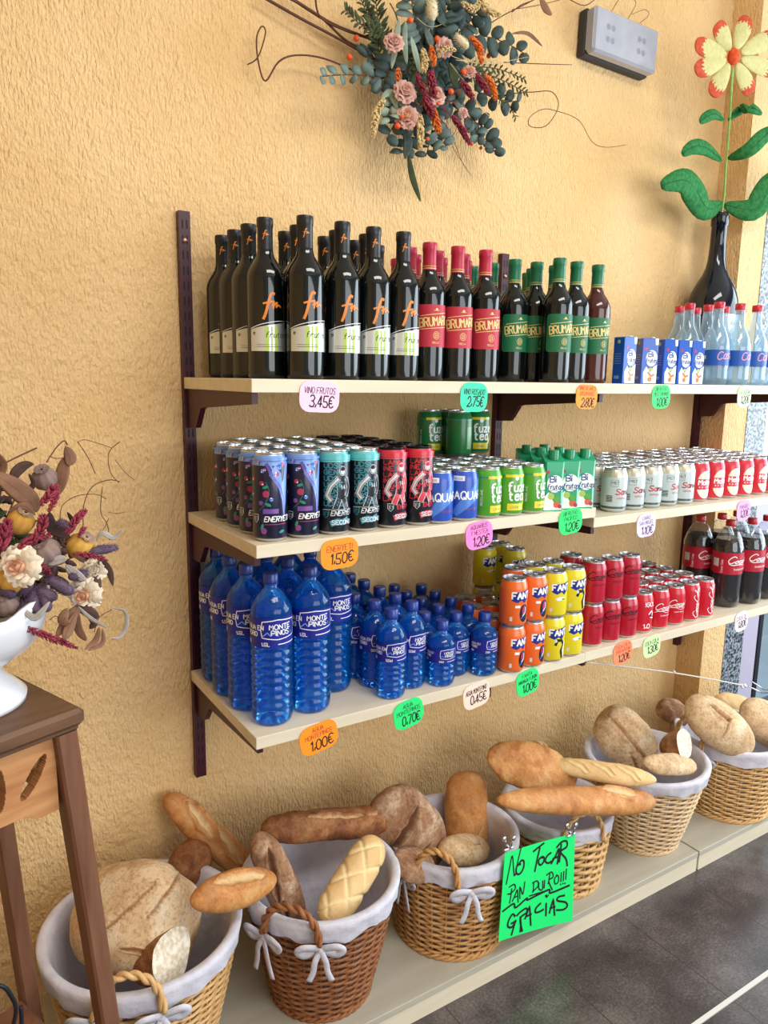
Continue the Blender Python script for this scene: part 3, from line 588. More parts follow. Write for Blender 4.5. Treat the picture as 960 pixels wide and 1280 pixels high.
rowset([[(.437,-.314),(.513,-.314),(.592,-.314)],[(.436,-.240),(.512,-.240),(.587,-.240)],[(.50,-.166),(.577,-.166),(.652,-.166)],[(.50,-.09)]],Z1,'bred','crimson foil wine bottle with crimson label','wine bottle','crimson foil wine bottles on the top shelf',FR,-.1,.08)
rowset([[(.731,-.256),(.801,-.335),(.872,-.322)],[(.726,-.180),(.801,-.258),(.874,-.246)],[(.796,-.183),(.868,-.17),(.914,-.104)],[(.722,-.106),(.785,-.11)]],Z1,'bgrn','green foil wine bottle with green label','wine bottle','green foil wine bottles on the top shelf',FR,-.1,.08)
put(P['brose'],(.951,-.318,Z1),-.1,'see-through reddish wine bottle with green foil, rightmost of the wine','wine bottle',None)
for i,(x,y,rz) in enumerate(((1.03,-.352,-.05),(1.118,-.350,-.42),(1.196,-.350,-.2),(1.256,-.350,-.2),(1.314,-.350,-.2))):
    put(P['brick'],(x,y,Z1),rz,f'small blue and white juice carton, {ORD[i]} from the left in its row','juice carton','small blue juice cartons on the top shelf')
rowset([[(1.475,-.306),(1.56,-.318),(1.645,-.318),(1.73,-.318)],[(1.445,-.230),(1.525,-.236),(1.605,-.236),(1.69,-.236)],[(1.50,-.155),(1.58,-.155)]],Z1,'cas','clear sparkling water bottle with red cap','water bottle','red capped clear water bottles on the top shelf',FR,-.2,.15)
# energy drinks: five rows deep
def grid(xs,y0,n,dy,sk=0,skip=()): return [[(x+sk*j,y0+dy*j) for i,x in enumerate(xs) if (i,j) not in skip] for j in range(n)]
X0=[.034+.0685*i for i in range(6)]
rowset(grid(X0[:2],-.376,5,.0745,.002,((0,4),)),Z2,'blue','light blue rimmed dark energy drink can','energy drink','energy drink cans on the middle shelf',FR,-.1,.12)
rowset(grid(X0[2:4],-.376,5,.0745,.002),Z2,'teal','teal rimmed black energy drink can','energy drink','energy drink cans on the middle shelf',FR,-.1,.06)
rowset(grid(X0[4:],-.376,5,.0745,.002),Z2,'red','red rimmed black energy drink can with black lid','energy drink','energy drink cans on the middle shelf',FR,-.1,.06)
rowset([[(.425,-.384),(.4935,-.384)]],Z2,'aqua','royal blue isotonic drink can','soft drink','royal blue cans on the middle shelf',FR,-.15,.04)
X1=[.434+.0675*i for i in range(5)]
rowset([[(.5615,-.384),(.629,-.384),(.6965,-.384)]]+[[(x,-.384+.0705*j) for x in X1] for j in (1,2,3)]+[[(x,-.384+.0705*4) for x in X1]],Z2,['fuze','fuze','fuze'],'green lemon iced tea can, lower layer','iced tea','lower layer of green iced tea cans',FR,-.1,.3)
put(P['fuzed'],(.600,-.102,Z2+.115),-.2,'dark green iced tea can, leftmost of the four stacked on top','iced tea','upper layer of green iced tea cans')
put(P['fuzed'],(.668,-.100,Z2+.115),.3,'dark green iced tea can, rear one between others of the upper layer','iced tea','upper layer of green iced tea cans')
put(P['fuzed'],(.642,-.172,Z2+.115),1.9,'dark green iced tea can turned to its small print, upper layer front','iced tea','upper layer of green iced tea cans')
put(P['fuzed'],(.738,-.128,Z2+.115),-.5,'dark green iced tea can, rightmost of the four stacked on top','iced tea','upper layer of green iced tea cans')
rowset([[(.762,-.386),(.8125,-.389)]],Z2,'prisma','green screw capped juice carton','juice carton','green juice cartons on the middle shelf',FR,-.55,.03)
put(P['prisma'],(.8635,-.391,Z2),-.55,'green screw capped juice carton, rightmost at the board end','juice carton','green juice cartons on the middle shelf')
for x,y,l in ((.782,-.322,'left one behind the front three'),(.842,-.326,'right one behind the front three'),(.800,-.252,'rear left near the wall'),(.858,-.256,'rear right near the wall')):
    put(P['prisma'],(x,y,Z2),-.55+jr(.05),'green screw capped juice carton, '+l,'juice carton','green juice cartons on the middle shelf')
X2=[1.018+.0705*i for i in range(5)]
rowset([[(x,-.358) for x in X2]]+[[(x+.004*j,-.358+.069*j) for x in X2] for j in (1,2,3,4)],Z2B,'sm','silver grey beer can','beer','silver grey beer cans on the middle shelf',FR,-.2,.25)
X3=[1.378+.0725*i for i in range(6)]
rowset([[(x,-.350) for x in X3]]+[[(x+.01*j,-.350+.069*j) for x in X3] for j in (1,2,3,4)],Z2B,'mahou','red beer can with cream oval','beer','red beer cans on the middle shelf',FR,-.35,.12)
# lowest shelf
rowset([[(.044,-.352),(.137,-.340),(.226,-.272)],[(.028,-.264),(.128,-.252),(.214,-.186)],[(.024,-.177),(.115,-.165),(.2,-.10)],[(.028,-.090),(.114,-.079)]],Z3,'w15','large ribbed blue water bottle','water bottle','large blue water bottles on the lowest shelf',FR,-.12,.2)
rowset([[(.316,-.374),(.386,-.350)],[(.316,-.303),(.386,-.281)],[(.303,-.234),(.386,-.212)],[(.384,-.142)],[(.384,-.072)]],Z3,'w05','medium blue water bottle','water bottle','medium blue water bottles on the lowest shelf',FR,-.1,.15)
rowset([[(.452,-.376),(.517,-.344),(.576,-.378)],[(.452,-.308),(.515,-.276),(.580,-.310)],[(.513,-.208),(.580,-.242)],[(.513,-.140),(.580,-.174)],[(.52,-.072),(.585,-.105)]],Z3,'w03','small blue water bottle','water bottle','small blue water bottles on the lowest shelf',FR,-.1,.15)
FO='orange soda cans stacked on the lowest shelf'; FL='lemon soda cans stacked on the lowest shelf'
for x,y,k,h,l in ((.647,-.396,'foa',0,'lower layer, front left'),(.715,-.392,'foa',0,'lower layer, front right'),(.650,-.328,'foa',0,'lower layer, second row left'),(.717,-.322,'foc',0,'lower layer, second row right'),
    (.647,-.396,'foa',1,'upper layer, front left'),(.715,-.392,'foa',1,'upper layer, front right'),(.717,-.322,'foa',1,'upper layer, behind the front pair'),
    (.655,-.235,'foc',0,'lower layer at the back, nearest the small bottles'),(.722,-.235,'foc',0,'lower layer at the back, below the lemon cans'),(.690,-.163,'foc',0,'lower layer at the back, nearest the wall'),(.757,-.163,'foc',0,'lower layer at the back, beside the lemon ones')):
    put(P[k],(x,y,Z3+.1152*h),-.12+jr(.1),'orange soda can, '+l,'soda',FO)
for x,y,k,h,l in ((.783,-.392,'flb',0,'lower layer, front left'),(.851,-.388,'flc',0,'lower layer, front right'),(.785,-.322,'flb',0,'lower layer, second row left'),(.852,-.318,'flc',0,'lower layer, second row right'),
    (.783,-.392,'flc',1,'upper layer, front left'),(.851,-.388,'flb',1,'upper layer, front right'),(.785,-.322,'flc',1,'upper layer, second row left'),(.852,-.318,'flb',1,'upper layer, second row right'),
    (.806,-.10,'flc',0,'bottom layer by the wall, left'),(.874,-.085,'flc',0,'bottom layer by the wall, middle'),(.862,-.160,'flc',0,'bottom layer by the wall, nearer'),
    (.806,-.10,'flc',1,'upper layer by the wall, left'),(.874,-.085,'flb',1,'upper layer by the wall, middle'),(.862,-.160,'flc',1,'upper layer by the wall, nearer')):
    put(P[k],(x,y,Z3+.1152*h),-.2+jr(.1),'yellow lemon soda can, '+l,'soda',FL)
CK='red cola cans on the lowest shelf'
for i,x in enumerate((.952,1.020,1.088)):
    for h in (0,1): put(P['ckz'],(x,-.366,Z3+.1152*h),-.25+jr(.2),f"red cola can with black script, {['lower','upper'][h]} layer, {ORD[i]} from the left",'cola',CK)
for h in (0,1): put(P['ckz'],(.949,-.288,Z3+.1152*h),.6,f"red cola can stacked behind the front row, {['lower','upper'][h]} one",'cola',CK)
for i,(x,k,r) in enumerate(((1.158,'ckg',-.1),(1.228,'ckh',-.25),(1.298,'ckh',-.45),(1.368,'ckv',-.3),(1.438,'ckv',-.3))):
    put(P[k],(x,-.362,Z3),r,f"red cola can with white print, single layer, {ORD[i]} from the left",'cola',CK)
rowset([[(x+.003*j,-.362+.071*j) for x in (1.158,1.228,1.298,1.368,1.438)][1 if j>1 else 0:] for j in (1,2,3)],Z3,'ckh','red cola can behind the single layer front row','cola',CK,FR[1:],.3,.9)
rowset([[(1.598,-.330),(1.694,-.342),(1.790,-.335)],[(1.585,-.234),(1.682,-.245),(1.778,-.238)]],Z3,'ckb','large cola bottle with crimson label','cola bottle','large cola bottles on the lowest shelf',FR,-.1,.1)
for k,p_ in list(P.items()):
    if p_.name not in used: # a variant nobody uses
        for c in KIDS.get(p_.name,[]):
            for d in KIDS.get(c.name,[]): bpy.data.objects.remove(d)
            bpy.data.objects.remove(c)
        print('unused',k); bpy.data.objects.remove(p_)
# ---- price tags
ink=mat('marker_ink',(26,24,30),.6); inkr=mat('red_marker',(180,40,40),.6); tape=thin('clear_tape',(240,240,240),(235,235,235),.35,.1)
def ptag(x,z,w_,h,col,lines,label,rot,Y,inks=None):
    m=mat('card_'+'_'.join(map(str,col)),col,.55); b=MB(); mp=lambda u,v,k:(u,-.0007-k*.00012,v); mb=lambda u,v,k:(-u,.0007,v)
    b.rrect(-w_/2,-h/2,w_/2,h/2,h*.36,mp,m,0,rings=1); b.rrect(-w_/2,-h/2,w_/2,h/2,h*.36,mb,m,0,rings=1)
    n=len(b.V)//2; out=20
    # rim between front and back
    per=(len(b.V)//2)-1
    for i in range(per):
        j=(i+1)%per; a0,a1=1+i,1+j; b.f((a0,b.v((b.V[a0][0],.0007,b.V[a0][2])),b.v((b.V[a1][0],.0007,b.V[a1][2])),a1),m)
    for (t,ux,vy,hh,th),im in zip(lines,inks or [ink]*len(lines)): big=hh>.02; hh=.021 if big else hh; mw=w_*(.60 if big else .78); wt=layout(t,.72,0)[1]*hh/8; b.text(t,ux+(.004 if big else 0),vy,hh,mp,im,2,th=th,wf=.72*min(1,mw/wt),sh=.12,smooth=False,center=True,jit=.3)
    o=b.build('price_tag',None,False); o.location=(x,Y-.0018,z); o.rotation_euler=(0,-rot,0); return tag(o,label,'price tag',None)
TH=.12
pk=(250,200,226); gr=(46,226,130); org=(255,148,24)
def std(name,price,name2=None,extra=None):
    L=[(price,.0,-.019 if not name2 else -.0235,.024,.13)]
    L.append((name,0,.006 if not name2 else .0155,.0115 if not name2 else .0095,.11))
    if name2: L.append((name2,0,.0025,.0095,.11))
    if extra: L.append((extra,-.0,-.026,.005,.1))
    return L
for a in ((.122,1.441,.084,.058,pk,std('VINO FRUTOS','3,45€'),'pale pink price tag reading 3,45 under the black foil wine',-.04,-.409,None),
 (.493,1.440,.074,.062,(58,214,170),std('VINO ROSADO','2,75€'),'turquoise price tag reading 2,75 under the crimson foil wine',-.02,-.409,None),
 (.837,1.441,.072,.058,org,std('VINO BLANCO','2,80€','BRUMARIO'),'orange price tag reading 2,80 under the green foil wine',-.03,-.409,[ink,inkr,inkr]),
 (1.110,1.441,.072,.060,(40,222,110),std('BIFRUTAS','1,00€','MED TAMANO'),'green price tag reading 1,00 under the small blue cartons',.03,-.409,None),
 (1.473,1.442,.064,.062,(216,246,190),std('LA CASERA','1,20€'),'pale yellow price tag reading 1,20 under the clear bottles',.04,-.409,None),
 (.161,1.136,.084,.060,org,std('ENERYETI','1,50€'),'orange price tag reading 1,50 under the energy drinks',.05,-.419,[ink,inkr]),
 (.514,1.138,.076,.062,(248,134,206),std('AQUARIUS','1,20€','Y NESTEA'),'hot pink price tag reading 1,20 under the blue cans',.10,-.419,None),
 (.797,1.144,.078,.062,(30,226,110),std('BIFRUTAS','1,20€','PACIFICO'),'green price tag reading 1,20 under the green cartons',.08,-.419,None),
 (1.087,1.106,.074,.062,(228,208,246),std('CAÑAS','1,10€','SAN MIGUEL'),'lilac price tag reading 1,10 under the silver beer cans',.05,-.412,None),
 (1.521,1.110,.066,.062,(240,160,222),std('MAHOU','1,20€'),'small pink price tag reading 1,20 under the red beer cans',.05,-.412,None),
 (.117,.757,.086,.062,org,std('AGUA','1,00€','MONTEPINOS'),'orange price tag reading 1,00 under the large water bottles',.17,-.415,[ink,inkr,inkr]),
 (.337,.756,.078,.064,(40,228,120),std('AGUA','0,70€','MONTEPINOS'),'green price tag reading 0,70 under the medium water bottles',.17,-.415,None),
 (.527,.757,.078,.062,(246,214,196),std('AGUA MONTEPINO','0,45€'),'pale peach price tag reading 0,45 under the small water bottles',.15,-.415,None),
 (.687,.754,.074,.064,(40,228,120),std('FANTA','1,00€','NARANJA Y LIMON'),'green price tag reading 1,00 under the orange soda cans',.17,-.415,None),
 (1.032,.763,.074,.064,(255,140,96),std('COCA COLA','1,20€','ZERO AZUCAR'),'salmon orange price tag reading 1,20 under the stacked cola cans',.12,-.412,[ink,inkr,inkr]),
 (1.150,.760,.072,.062,(206,238,170),std('COCA COLA','1,30€'),'pale green price tag reading 1,30 under the single cola cans',.12,-.412,None),
 (1.568,.762,.066,.064,(246,226,232),std('COCA 2L','1,80€'),'whitish pink price tag reading 1,80 under the large cola bottles',.10,-.412,None)): ptag(*a[:8],a[8],a[9])
# ---- magnum bottle and felt flower standing in it
def magnum():
    t=empty('magnum_bottle',(1.742,-.098,Z1)); g=mat('magnum_black_glass',(8,14,30),.07,spec=.7); R=.080
    prof=[(.05,.006),(.066,0),(R-.002,.004),(R,.012),(R,.250),(R-.003,.275),(R-.010,.300),(R-.022,.325),(R-.038,.352),(.0325,.375),(.0275,.40),(.025,.44),(.024,.505),(.027,.508),(.0275,.535),(.024,.538),(.023,.548),(.018,.550)]
    b=MB(); b.lathe(prof,g,40); b.build('glass_bottle',t,sharp=50)
    b=MB(); mp=cyl(R); b.rect(-.050,.11,.078,.225,mp,mat('aged_white_label',(232,230,226),.6),1); b.text('RAMON BILBAO',-.006,.190,.013,mp,mat('grey_print',(60,62,66),.5),3,th=.14,wf=.8); b.text('RIOJA',.014,.178,.004,mp,mat('grey_print',(60,62,66),.5),3)
    b.build('label_sticker',t); t.rotation_euler=(0,0,-.05)
    tag(t,'very large dark wine bottle behind clear bottles, felt flower in its neck','wine bottle')
magnum()
def felt(name,c,c2): return mat(name,c,.95,col2=c2,scale=90,bump=.6,bscale=300,spec=.1,bdist=.003)
fgr=felt('felt_leaf_green',(30,98,56),(70,140,80)); fye=felt('felt_petal_cream',(196,190,124),(214,208,154)); fre=felt('felt_petal_rust',(184,72,54),(212,104,74)); fce=felt('felt_centre_red',(206,70,40),(230,104,62)); fst=felt('felt_stem_green',(132,178,92),(162,200,120))
def flower():
    Y=-.098; t=empty('felt_flower',(1.742,Y,Z1+.552)); o=Vector(t.location)
    def pt(px,py,dy=0): return at(px,py,Y+dy-.085*max(0,min(1,(250-py)/130))-(.05 if px>930 else 0))-o
    b=MB(); st=crom([tuple(pt(*q)) for q in ((905,250),(908,200),(912,150),(914,115),(916,85))],6); st[0]=(0,0,-.05); b.tube(st,.0034,fst,8); b.build('stem',t)
    c=at(916,71,Y-.085)-o; sc=mmpx(c+o)
    for i,(dx,dy) in enumerate(((16,-45),(-17,-38),(-40,-14),(-40,16),(-22,44),(20,41),(46,16),(46,-24))):
        tip=at(916+dx*1.18,71+dy*1.12,Y-.085-.0004*dx)-o; ax=tip-c; L=ax.length; e=ax/L; n=Vector((-.35,-.93,0)).normalized(); s_=e.cross(n).normalized(); b=MB()
        def fn(a,r,side):
            x=L*(.18+.82*(1-math.cos(PI*r))/2); wd=.0265*(math.sin(PI*min(.999,max(.001,r))**1.35)**.75)+.0003
            p=c+e*x+s_*wd*math.cos(a)+n*(.007*math.sin(a)*math.sin(PI*max(.02,min(.98,r)))**.5)
            return p
        rows=[k/14 for k in range(15)]; rows=[k/44 for k in range(45)]
        ids=b.grid(lambda a,r:fn(a,r,0),[2*PI*k/48 for k in range(48)],rows,fye,True)
        for k,F_ in enumerate(b.F):
            r=(k//48)/44; 
            if r>.60+.03*math.sin((k%48)*1.9+i)+.10*(1-abs(math.cos(2*PI*(k%48)/48))): b.I[k]=b.mi(fre)
        b.build('petal',t)
    b=MB()
    q=random.Random(2)
    b.grid(lambda u,v:c+Vector((.0195*math.sin(v)*cos(u),-.016*math.cos(v)-.002,.0225*math.sin(v)*sin(u)))*(1+.05*noise.noise(Vector((u*3,v*4,0)))),[2*PI*i/24 for i in range(24)],[PI*(.02+.96*j/12) for j in range(13)],fce,True); b.build('flower_centre',t)
    leaves=[([(905,150),(893,143),(882,147),(875,153)],.008),([(910,150),(925,138),(938,135),(952,142)],.008),([(902,201),(882,186),(866,184),(853,193)],.011),([(910,198),(935,188),(955,170),(975,160)],.012),([(903,254),(882,262),(866,240),(852,226),(827,232)],.021),([(905,256),(940,262),(962,232),(990,210)],.020)]
    for q,wd in leaves:
        path=[Vector(p) for p in crom([tuple(pt(x,y,-.004*i)) for i,(x,y) in enumerate(q)],5)]; N_=len(path); b=MB()
        rad=[wd*2.1*(math.sin(PI*(i+.35)/(N_+.4))**.7) for i in range(N_)]; b.tube(path,rad,fgr,10,flat=.32,upv=(-.35,-.93,0)); b.tube([p+Vector((-.002,-rad[i]*.30-.001,0)) for i,p in enumerate(path)],[.0012]*N_,mat('felt_vein',(30,96,52),.9),5); b.build('leaf',t)
    tag(t,'felt daisy with cream and rust petals and green leaves in the magnum','decorative flower')
flower()
# ---- emergency light on the wall
def elight():
    A=at(738,10,-.02); t=empty('emergency_light',(1.29,0,2.44)); t.rotation_euler=(0,.02,0)
    hs=mat('dark_housing',(44,44,50),.5); df=mat('prismatic_diffuser',(170,172,182),.22,coat=.6,col2=(154,156,168),scale=14); b=MB(); b.box((0,-.016,0),(.272,.030,.122),hs,bev=.004); b.build('housing',t,False)
    b=MB(); b.box((0,-.047,0),(.268,.034,.118),df,bev=.007)
    for k in range(16): b.box((-.1345,-.034-.0016*k*1.0,0),(.0016,.0008,.10),mat('diffuser_rib',(176,178,186),.3))
    dfo=b.build('diffuser',t,False)
    mp=lambda u,v,k:(u,-.0642-k*.0001,v)
    for dx in (-.07,.06):
        for dz in (-.018,.014):
            for q in (-.010,.010):
                b2=MB(); b2.disc(dx+q,dz,.008,mp,mat('lamp_print_grey',(136,140,152),.3),1,n=12,rings=1); b2.build('lamp_spot',dfo,False)
    tag(t,'grey rectangular emergency light fixed high on ochre wall','emergency light')
elight()
# ================================================================ BASKETS
linen=mat('white_linen',(216,214,222),.9,col2=(198,195,208),scale=30,bump=.6,bscale=45,spec=.1,bdist=.006)
def wick(name,c,c2): return mat(name,c,.55,col2=c2,scale=55,bump=.3,bscale=200,contrast=.45,spec=.3)
def basket(X,Y,rb,rt,h,wm,label,handles,seed,pitch=.0088,wr=.0042,drop=.045,bows=()):
    t=empty('wicker_basket',(X,Y,PZ)); R_=random.Random(seed); ns=26 if wr<.005 else 20
    Rz=lambda z: rb+(rt-rb)*(max(0,z)/h)**.85
    b=MB(); nr=int((h-.012)/pitch); N_=ns*4
    for k in range(nr):
        z=.010+pitch*k; r0=Rz(z); pts=[]
        for i in range(N_):
            a=2*PI*i/N_; off=wr*1.05*sin(ns/2*a+ (PI/2 if False else 0) + k*PI + (a*0))
            # slight twill slant
            r=r0+off; pts.append((r*cos(a),r*sin(a),z+.0016*sin(ns/2*a*1.0+k*PI+1.2)))
        b.tube(pts,wr*.95*(1+R_.uniform(-.08,.08)),wm,5,closed=True,flat=.98)
    b.build('woven_wall',t)
    b=MB()
    for i in range(ns):
        a=2*PI*(i+.5)/ns*1.0; b.tube([(Rz(z)*cos(a),Rz(z)*sin(a),z) for z in (.004,h*.35,h*.7,h)],.0026,wm,5)
    b.build('stakes',t)
    for nm,z,r,tw in (('rim_rope',h-.002,rt-.001,.0036),('foot_rope',.0065,rb+.004,.0048)):
        b=MB()
        for s_ in range(3):
            pts=[((r+tw*cos(14*a+s_*2.094))*cos(a),(r+tw*cos(14*a+s_*2.094))*sin(a),z+tw*sin(14*a+s_*2.094)) for a in [2*PI*i/150 for i in range(150)]]
            b.tube(pts,tw*.95,wm,5,closed=True)
        b.build(nm,t)
    b=MB(); b.lathe([(rb*.97,.004),(rb*.97,.010)],wm,32); b.build('base_disc',t)
    # liner: inside wall, over the rim, folded band outside
    def fn(a,s_):
        wv=noise.noise(Vector((cos(a)*3,sin(a)*3,s_*2+seed)))
        if s_<=1: z=.02+(h+.006-.02)*s_; r=Rz(z)-.0105-.004*(1-s_)+.004*wv*(1-s_)
        elif s_<=2: q=s_-1; r=rt-.0085+.0185*q; z=h+.0065+.003*sin(PI*q)+.001*wv
        else: q=s_-2; z=h+.006-(drop+.012*wv)*q; r=Rz(z)+.010+.003*wv*q+.0022*sin(a*19+seed+3*wv)*q
        return (r*cos(a),r*sin(a),z)
    b.grid; b=MB(); b.grid(fn,[2*PI*i/96 for i in range(96)],[0,.25,.5,.75,.9,1,1.25,1.5,1.75,2,2.25,2.5,2.75,3],linen,True)
    b.f([b.v((.9*rb*cos(2*PI*i/32),.9*rb*sin(2*PI*i/32),.021)) for i in range(32)],linen)
    b.build('cloth_liner',t)
    for j,(ang,wd,hh,lean,hr) in enumerate(handles):
        # twisted arch standing on the rim
        a0=math.radians(ang); e=Vector((cos(a0),sin(a0),0)); tt=Vector((-sin(a0),cos(a0),0)); b=MB()
        def pt(q):
            th=PI*q; return e*(rt+.002+lean*sin(th))+tt*(-wd*cos(th))+Vector((0,0,h-.03*(1-sin(th))+hh*sin(th)**.8))+e*(.017*(1-sin(th)))-e*(wd*wd*(cos(th)**2)/(2*rt))
        for s_ in range(2):
            pts=[]
            for i in range(61):
                q=i/60; p=pt(q); d=(pt(min(1,q+.01))-pt(max(0,q-.01))).normalized(); u=d.cross(e).normalized(); w_=d.cross(u)
                pts.append(p+(u*cos(q*26+s_*PI)+w_*sin(q*26+s_*PI))*hr*.62)
            b.tube(pts,hr*.72,wm,6)
        b.build('rope_handle',t)
    for ang,s_,drp in bows:
        a0=math.radians(ang); e=Vector((cos(a0),sin(a0),0)); tt=Vector((-sin(a0),cos(a0),0)); c=e*(Rz(h-.045)+.020)+Vector((0,0,h-.045)); b=MB()
        for q in (-1,1):
            lp=[tuple(c+tt*(q*x*s_)+Vector((0,0,z*s_))+e*(y*s_)) for x,z,y in ((0,0,0),(.015,.010,.008),(.032,.012,.010),(.042,.002,.006),(.032,-.010,.002),(.015,-.006,.0),(0,0,0))]
            b.tube(crom(lp,4),.0085*s_,linen,6,flat=.22,upv=e)
            tl=[tuple(c+tt*(q*x*s_)+Vector((0,0,z*s_))+e*(y*s_)) for x,z,y in ((0,0,.003),(.010,-.02,.007),(.014,-.045,.005),(.022,-.045-drp,.003))]
            b.tube(crom(tl,4),.0065*s_,linen,6,flat=.2,upv=e)
        b.ball(c,.0075*s_,linen,8,6); b.build('ribbon_bow',t)
    return tag(t,label,'basket')
honey=wick('honey_wicker',(196,150,92),(224,186,132)); brownw=wick('brown_wicker',(122,72,42),(164,110,70)); goldw=wick('golden_wicker',(184,132,78),(206,160,104)); palew=wick('pale_wicker',(206,172,128),(228,202,164))
basket(-.208,-.252,.130,.193,.289,honey,'large honey wicker basket behind the plant stand leg, round floury loaf inside',[(-112,.060,.060,.012,.0068)],1,bows=[(-128,1.2,.03),(-96,1.1,.02)])
basket(.185,-.296,.110,.173,.287,brownw,'dark brown wicker basket with scored pale loaf in it',[(-138,.062,.050,.012,.0072)],2,bows=[(-158,1.15,.03),(-118,1.1,.02)])
basket(.568,-.293,.135,.162,.259,goldw,'golden brown wicker basket left of the green notice',[(-140,.052,.058,.012,.0070)],3,bows=[(-168,.9,.04),(-112,1.15,.02)])
basket(.955,-.285,.122,.150,.215,honey,'coarse woven basket mostly behind the green notice',[(-108,.060,.062,.004,.0055),(72,.062,.110,.0,.0062)],4,pitch=.0125,wr=.0060,drop=.04)
basket(1.320,-.299,.105,.178,.267,palew,'pale wicker basket with floury loaf and cut piece',[(70,.05,.02,.0,.006)],5,drop=.04)
basket(1.722,-.322,.128,.168,.259,honey,'rightmost wicker basket by the granite edge',[(168,.058,.085,.0,.0066)],6,bows=[(190,.8,.02)])
# ================================================================ BREAD
def crust(name,dark,mid,light,tone,rough=.65,sc=16,spk=.5):
    m=bpy.data.materials.new(name); m.use_nodes=True; nt=m.node_tree; b=nt.nodes['Principled BSDF']; b.inputs['Roughness'].default_value=rough; b.inputs['Specular IOR Level'].default_value=.25
    tc=nt.nodes.new('ShaderNodeTexCoord')
    def nz(s_,d,ro=.65,dis=0):
        n=nt.nodes.new('ShaderNodeTexNoise'); n.inputs['Scale'].default_value=s_; n.inputs['Detail'].default_value=d; n.inputs['Roughness'].default_value=ro; n.inputs['Distortion'].default_value=dis; nt.links.new(tc.outputs['Object'],n.inputs['Vector']); return n
    n=nz(sc,9,.7,.4); r=nt.nodes.new('ShaderNodeValToRGB'); e=r.color_ramp.elements; e[0].position=.30; e[0].color=lin(dark); e[1].position=.70; e[1].color=lin(light); x=e.new(.5); x.color=lin(mid); nt.links.new(n.outputs['Fac'],r.inputs['Fac'])
    a=nt.nodes.new('ShaderNodeAttribute'); a.attribute_name='tone'; x=nt.nodes.new('ShaderNodeMix'); x.data_type='RGBA'; nt.links.new(a.outputs['Fac'],x.inputs['Factor']); nt.links.new(r.outputs[0],x.inputs['A']); x.inputs['B'].default_value=lin(tone)
    f=nz(140,4,.6); rr=nt.nodes.new('ShaderNodeValToRGB'); rr.color_ramp.elements[0].position=.36; rr.color_ramp.elements[0].color=(.45,.36,.28,1); rr.color_ramp.elements[1].position=.5; rr.color_ramp.elements[1].color=(1,1,1,1); nt.links.new(f.outputs['Fac'],rr.inputs['Fac'])
    y=nt.nodes.new('ShaderNodeMix'); y.data_type='RGBA'; y.blend_type='MULTIPLY'; y.inputs['Factor'].default_value=spk; nt.links.new(x.outputs['Result'],y.inputs['A']); nt.links.new(rr.outputs[0],y.inputs['B']); nt.links.new(y.outputs['Result'],b.inputs['Base Color'])
    h=nz(55,8,.75); bp=nt.nodes.new('ShaderNodeBump'); bp.inputs['Strength'].default_value=.7; bp.inputs['Distance'].default_value=.005; nt.links.new(h.outputs['Fac'],bp.inputs['Height']); nt.links.new(bp.outputs[0],b.inputs['Normal'])
    return m
crustA=crust('crust_floury',(178,134,92),(218,186,144),(236,220,194),(160,114,74),.8,13)
crustB=crust('crust_golden',(150,88,42),(202,138,78),(224,176,116),(226,190,140),.5,11,.3)
crustC=crust('crust_brown',(92,54,32),(146,92,54),(186,134,88),(206,164,116),.6,22)
crustD=crust('crust_pale',(212,168,106),(226,188,130),(236,206,154),(240,216,164),.5,6,.08)
crustE=crust('crust_rye_floured',(110,72,48),(168,126,94),(220,198,172),(98,60,40),.85,15)
crumb=mat('crumb',(236,228,212),.9,col2=(206,188,160),scale=110,bump=1,bscale=110,contrast=.25,sub=.1,bdist=.004)
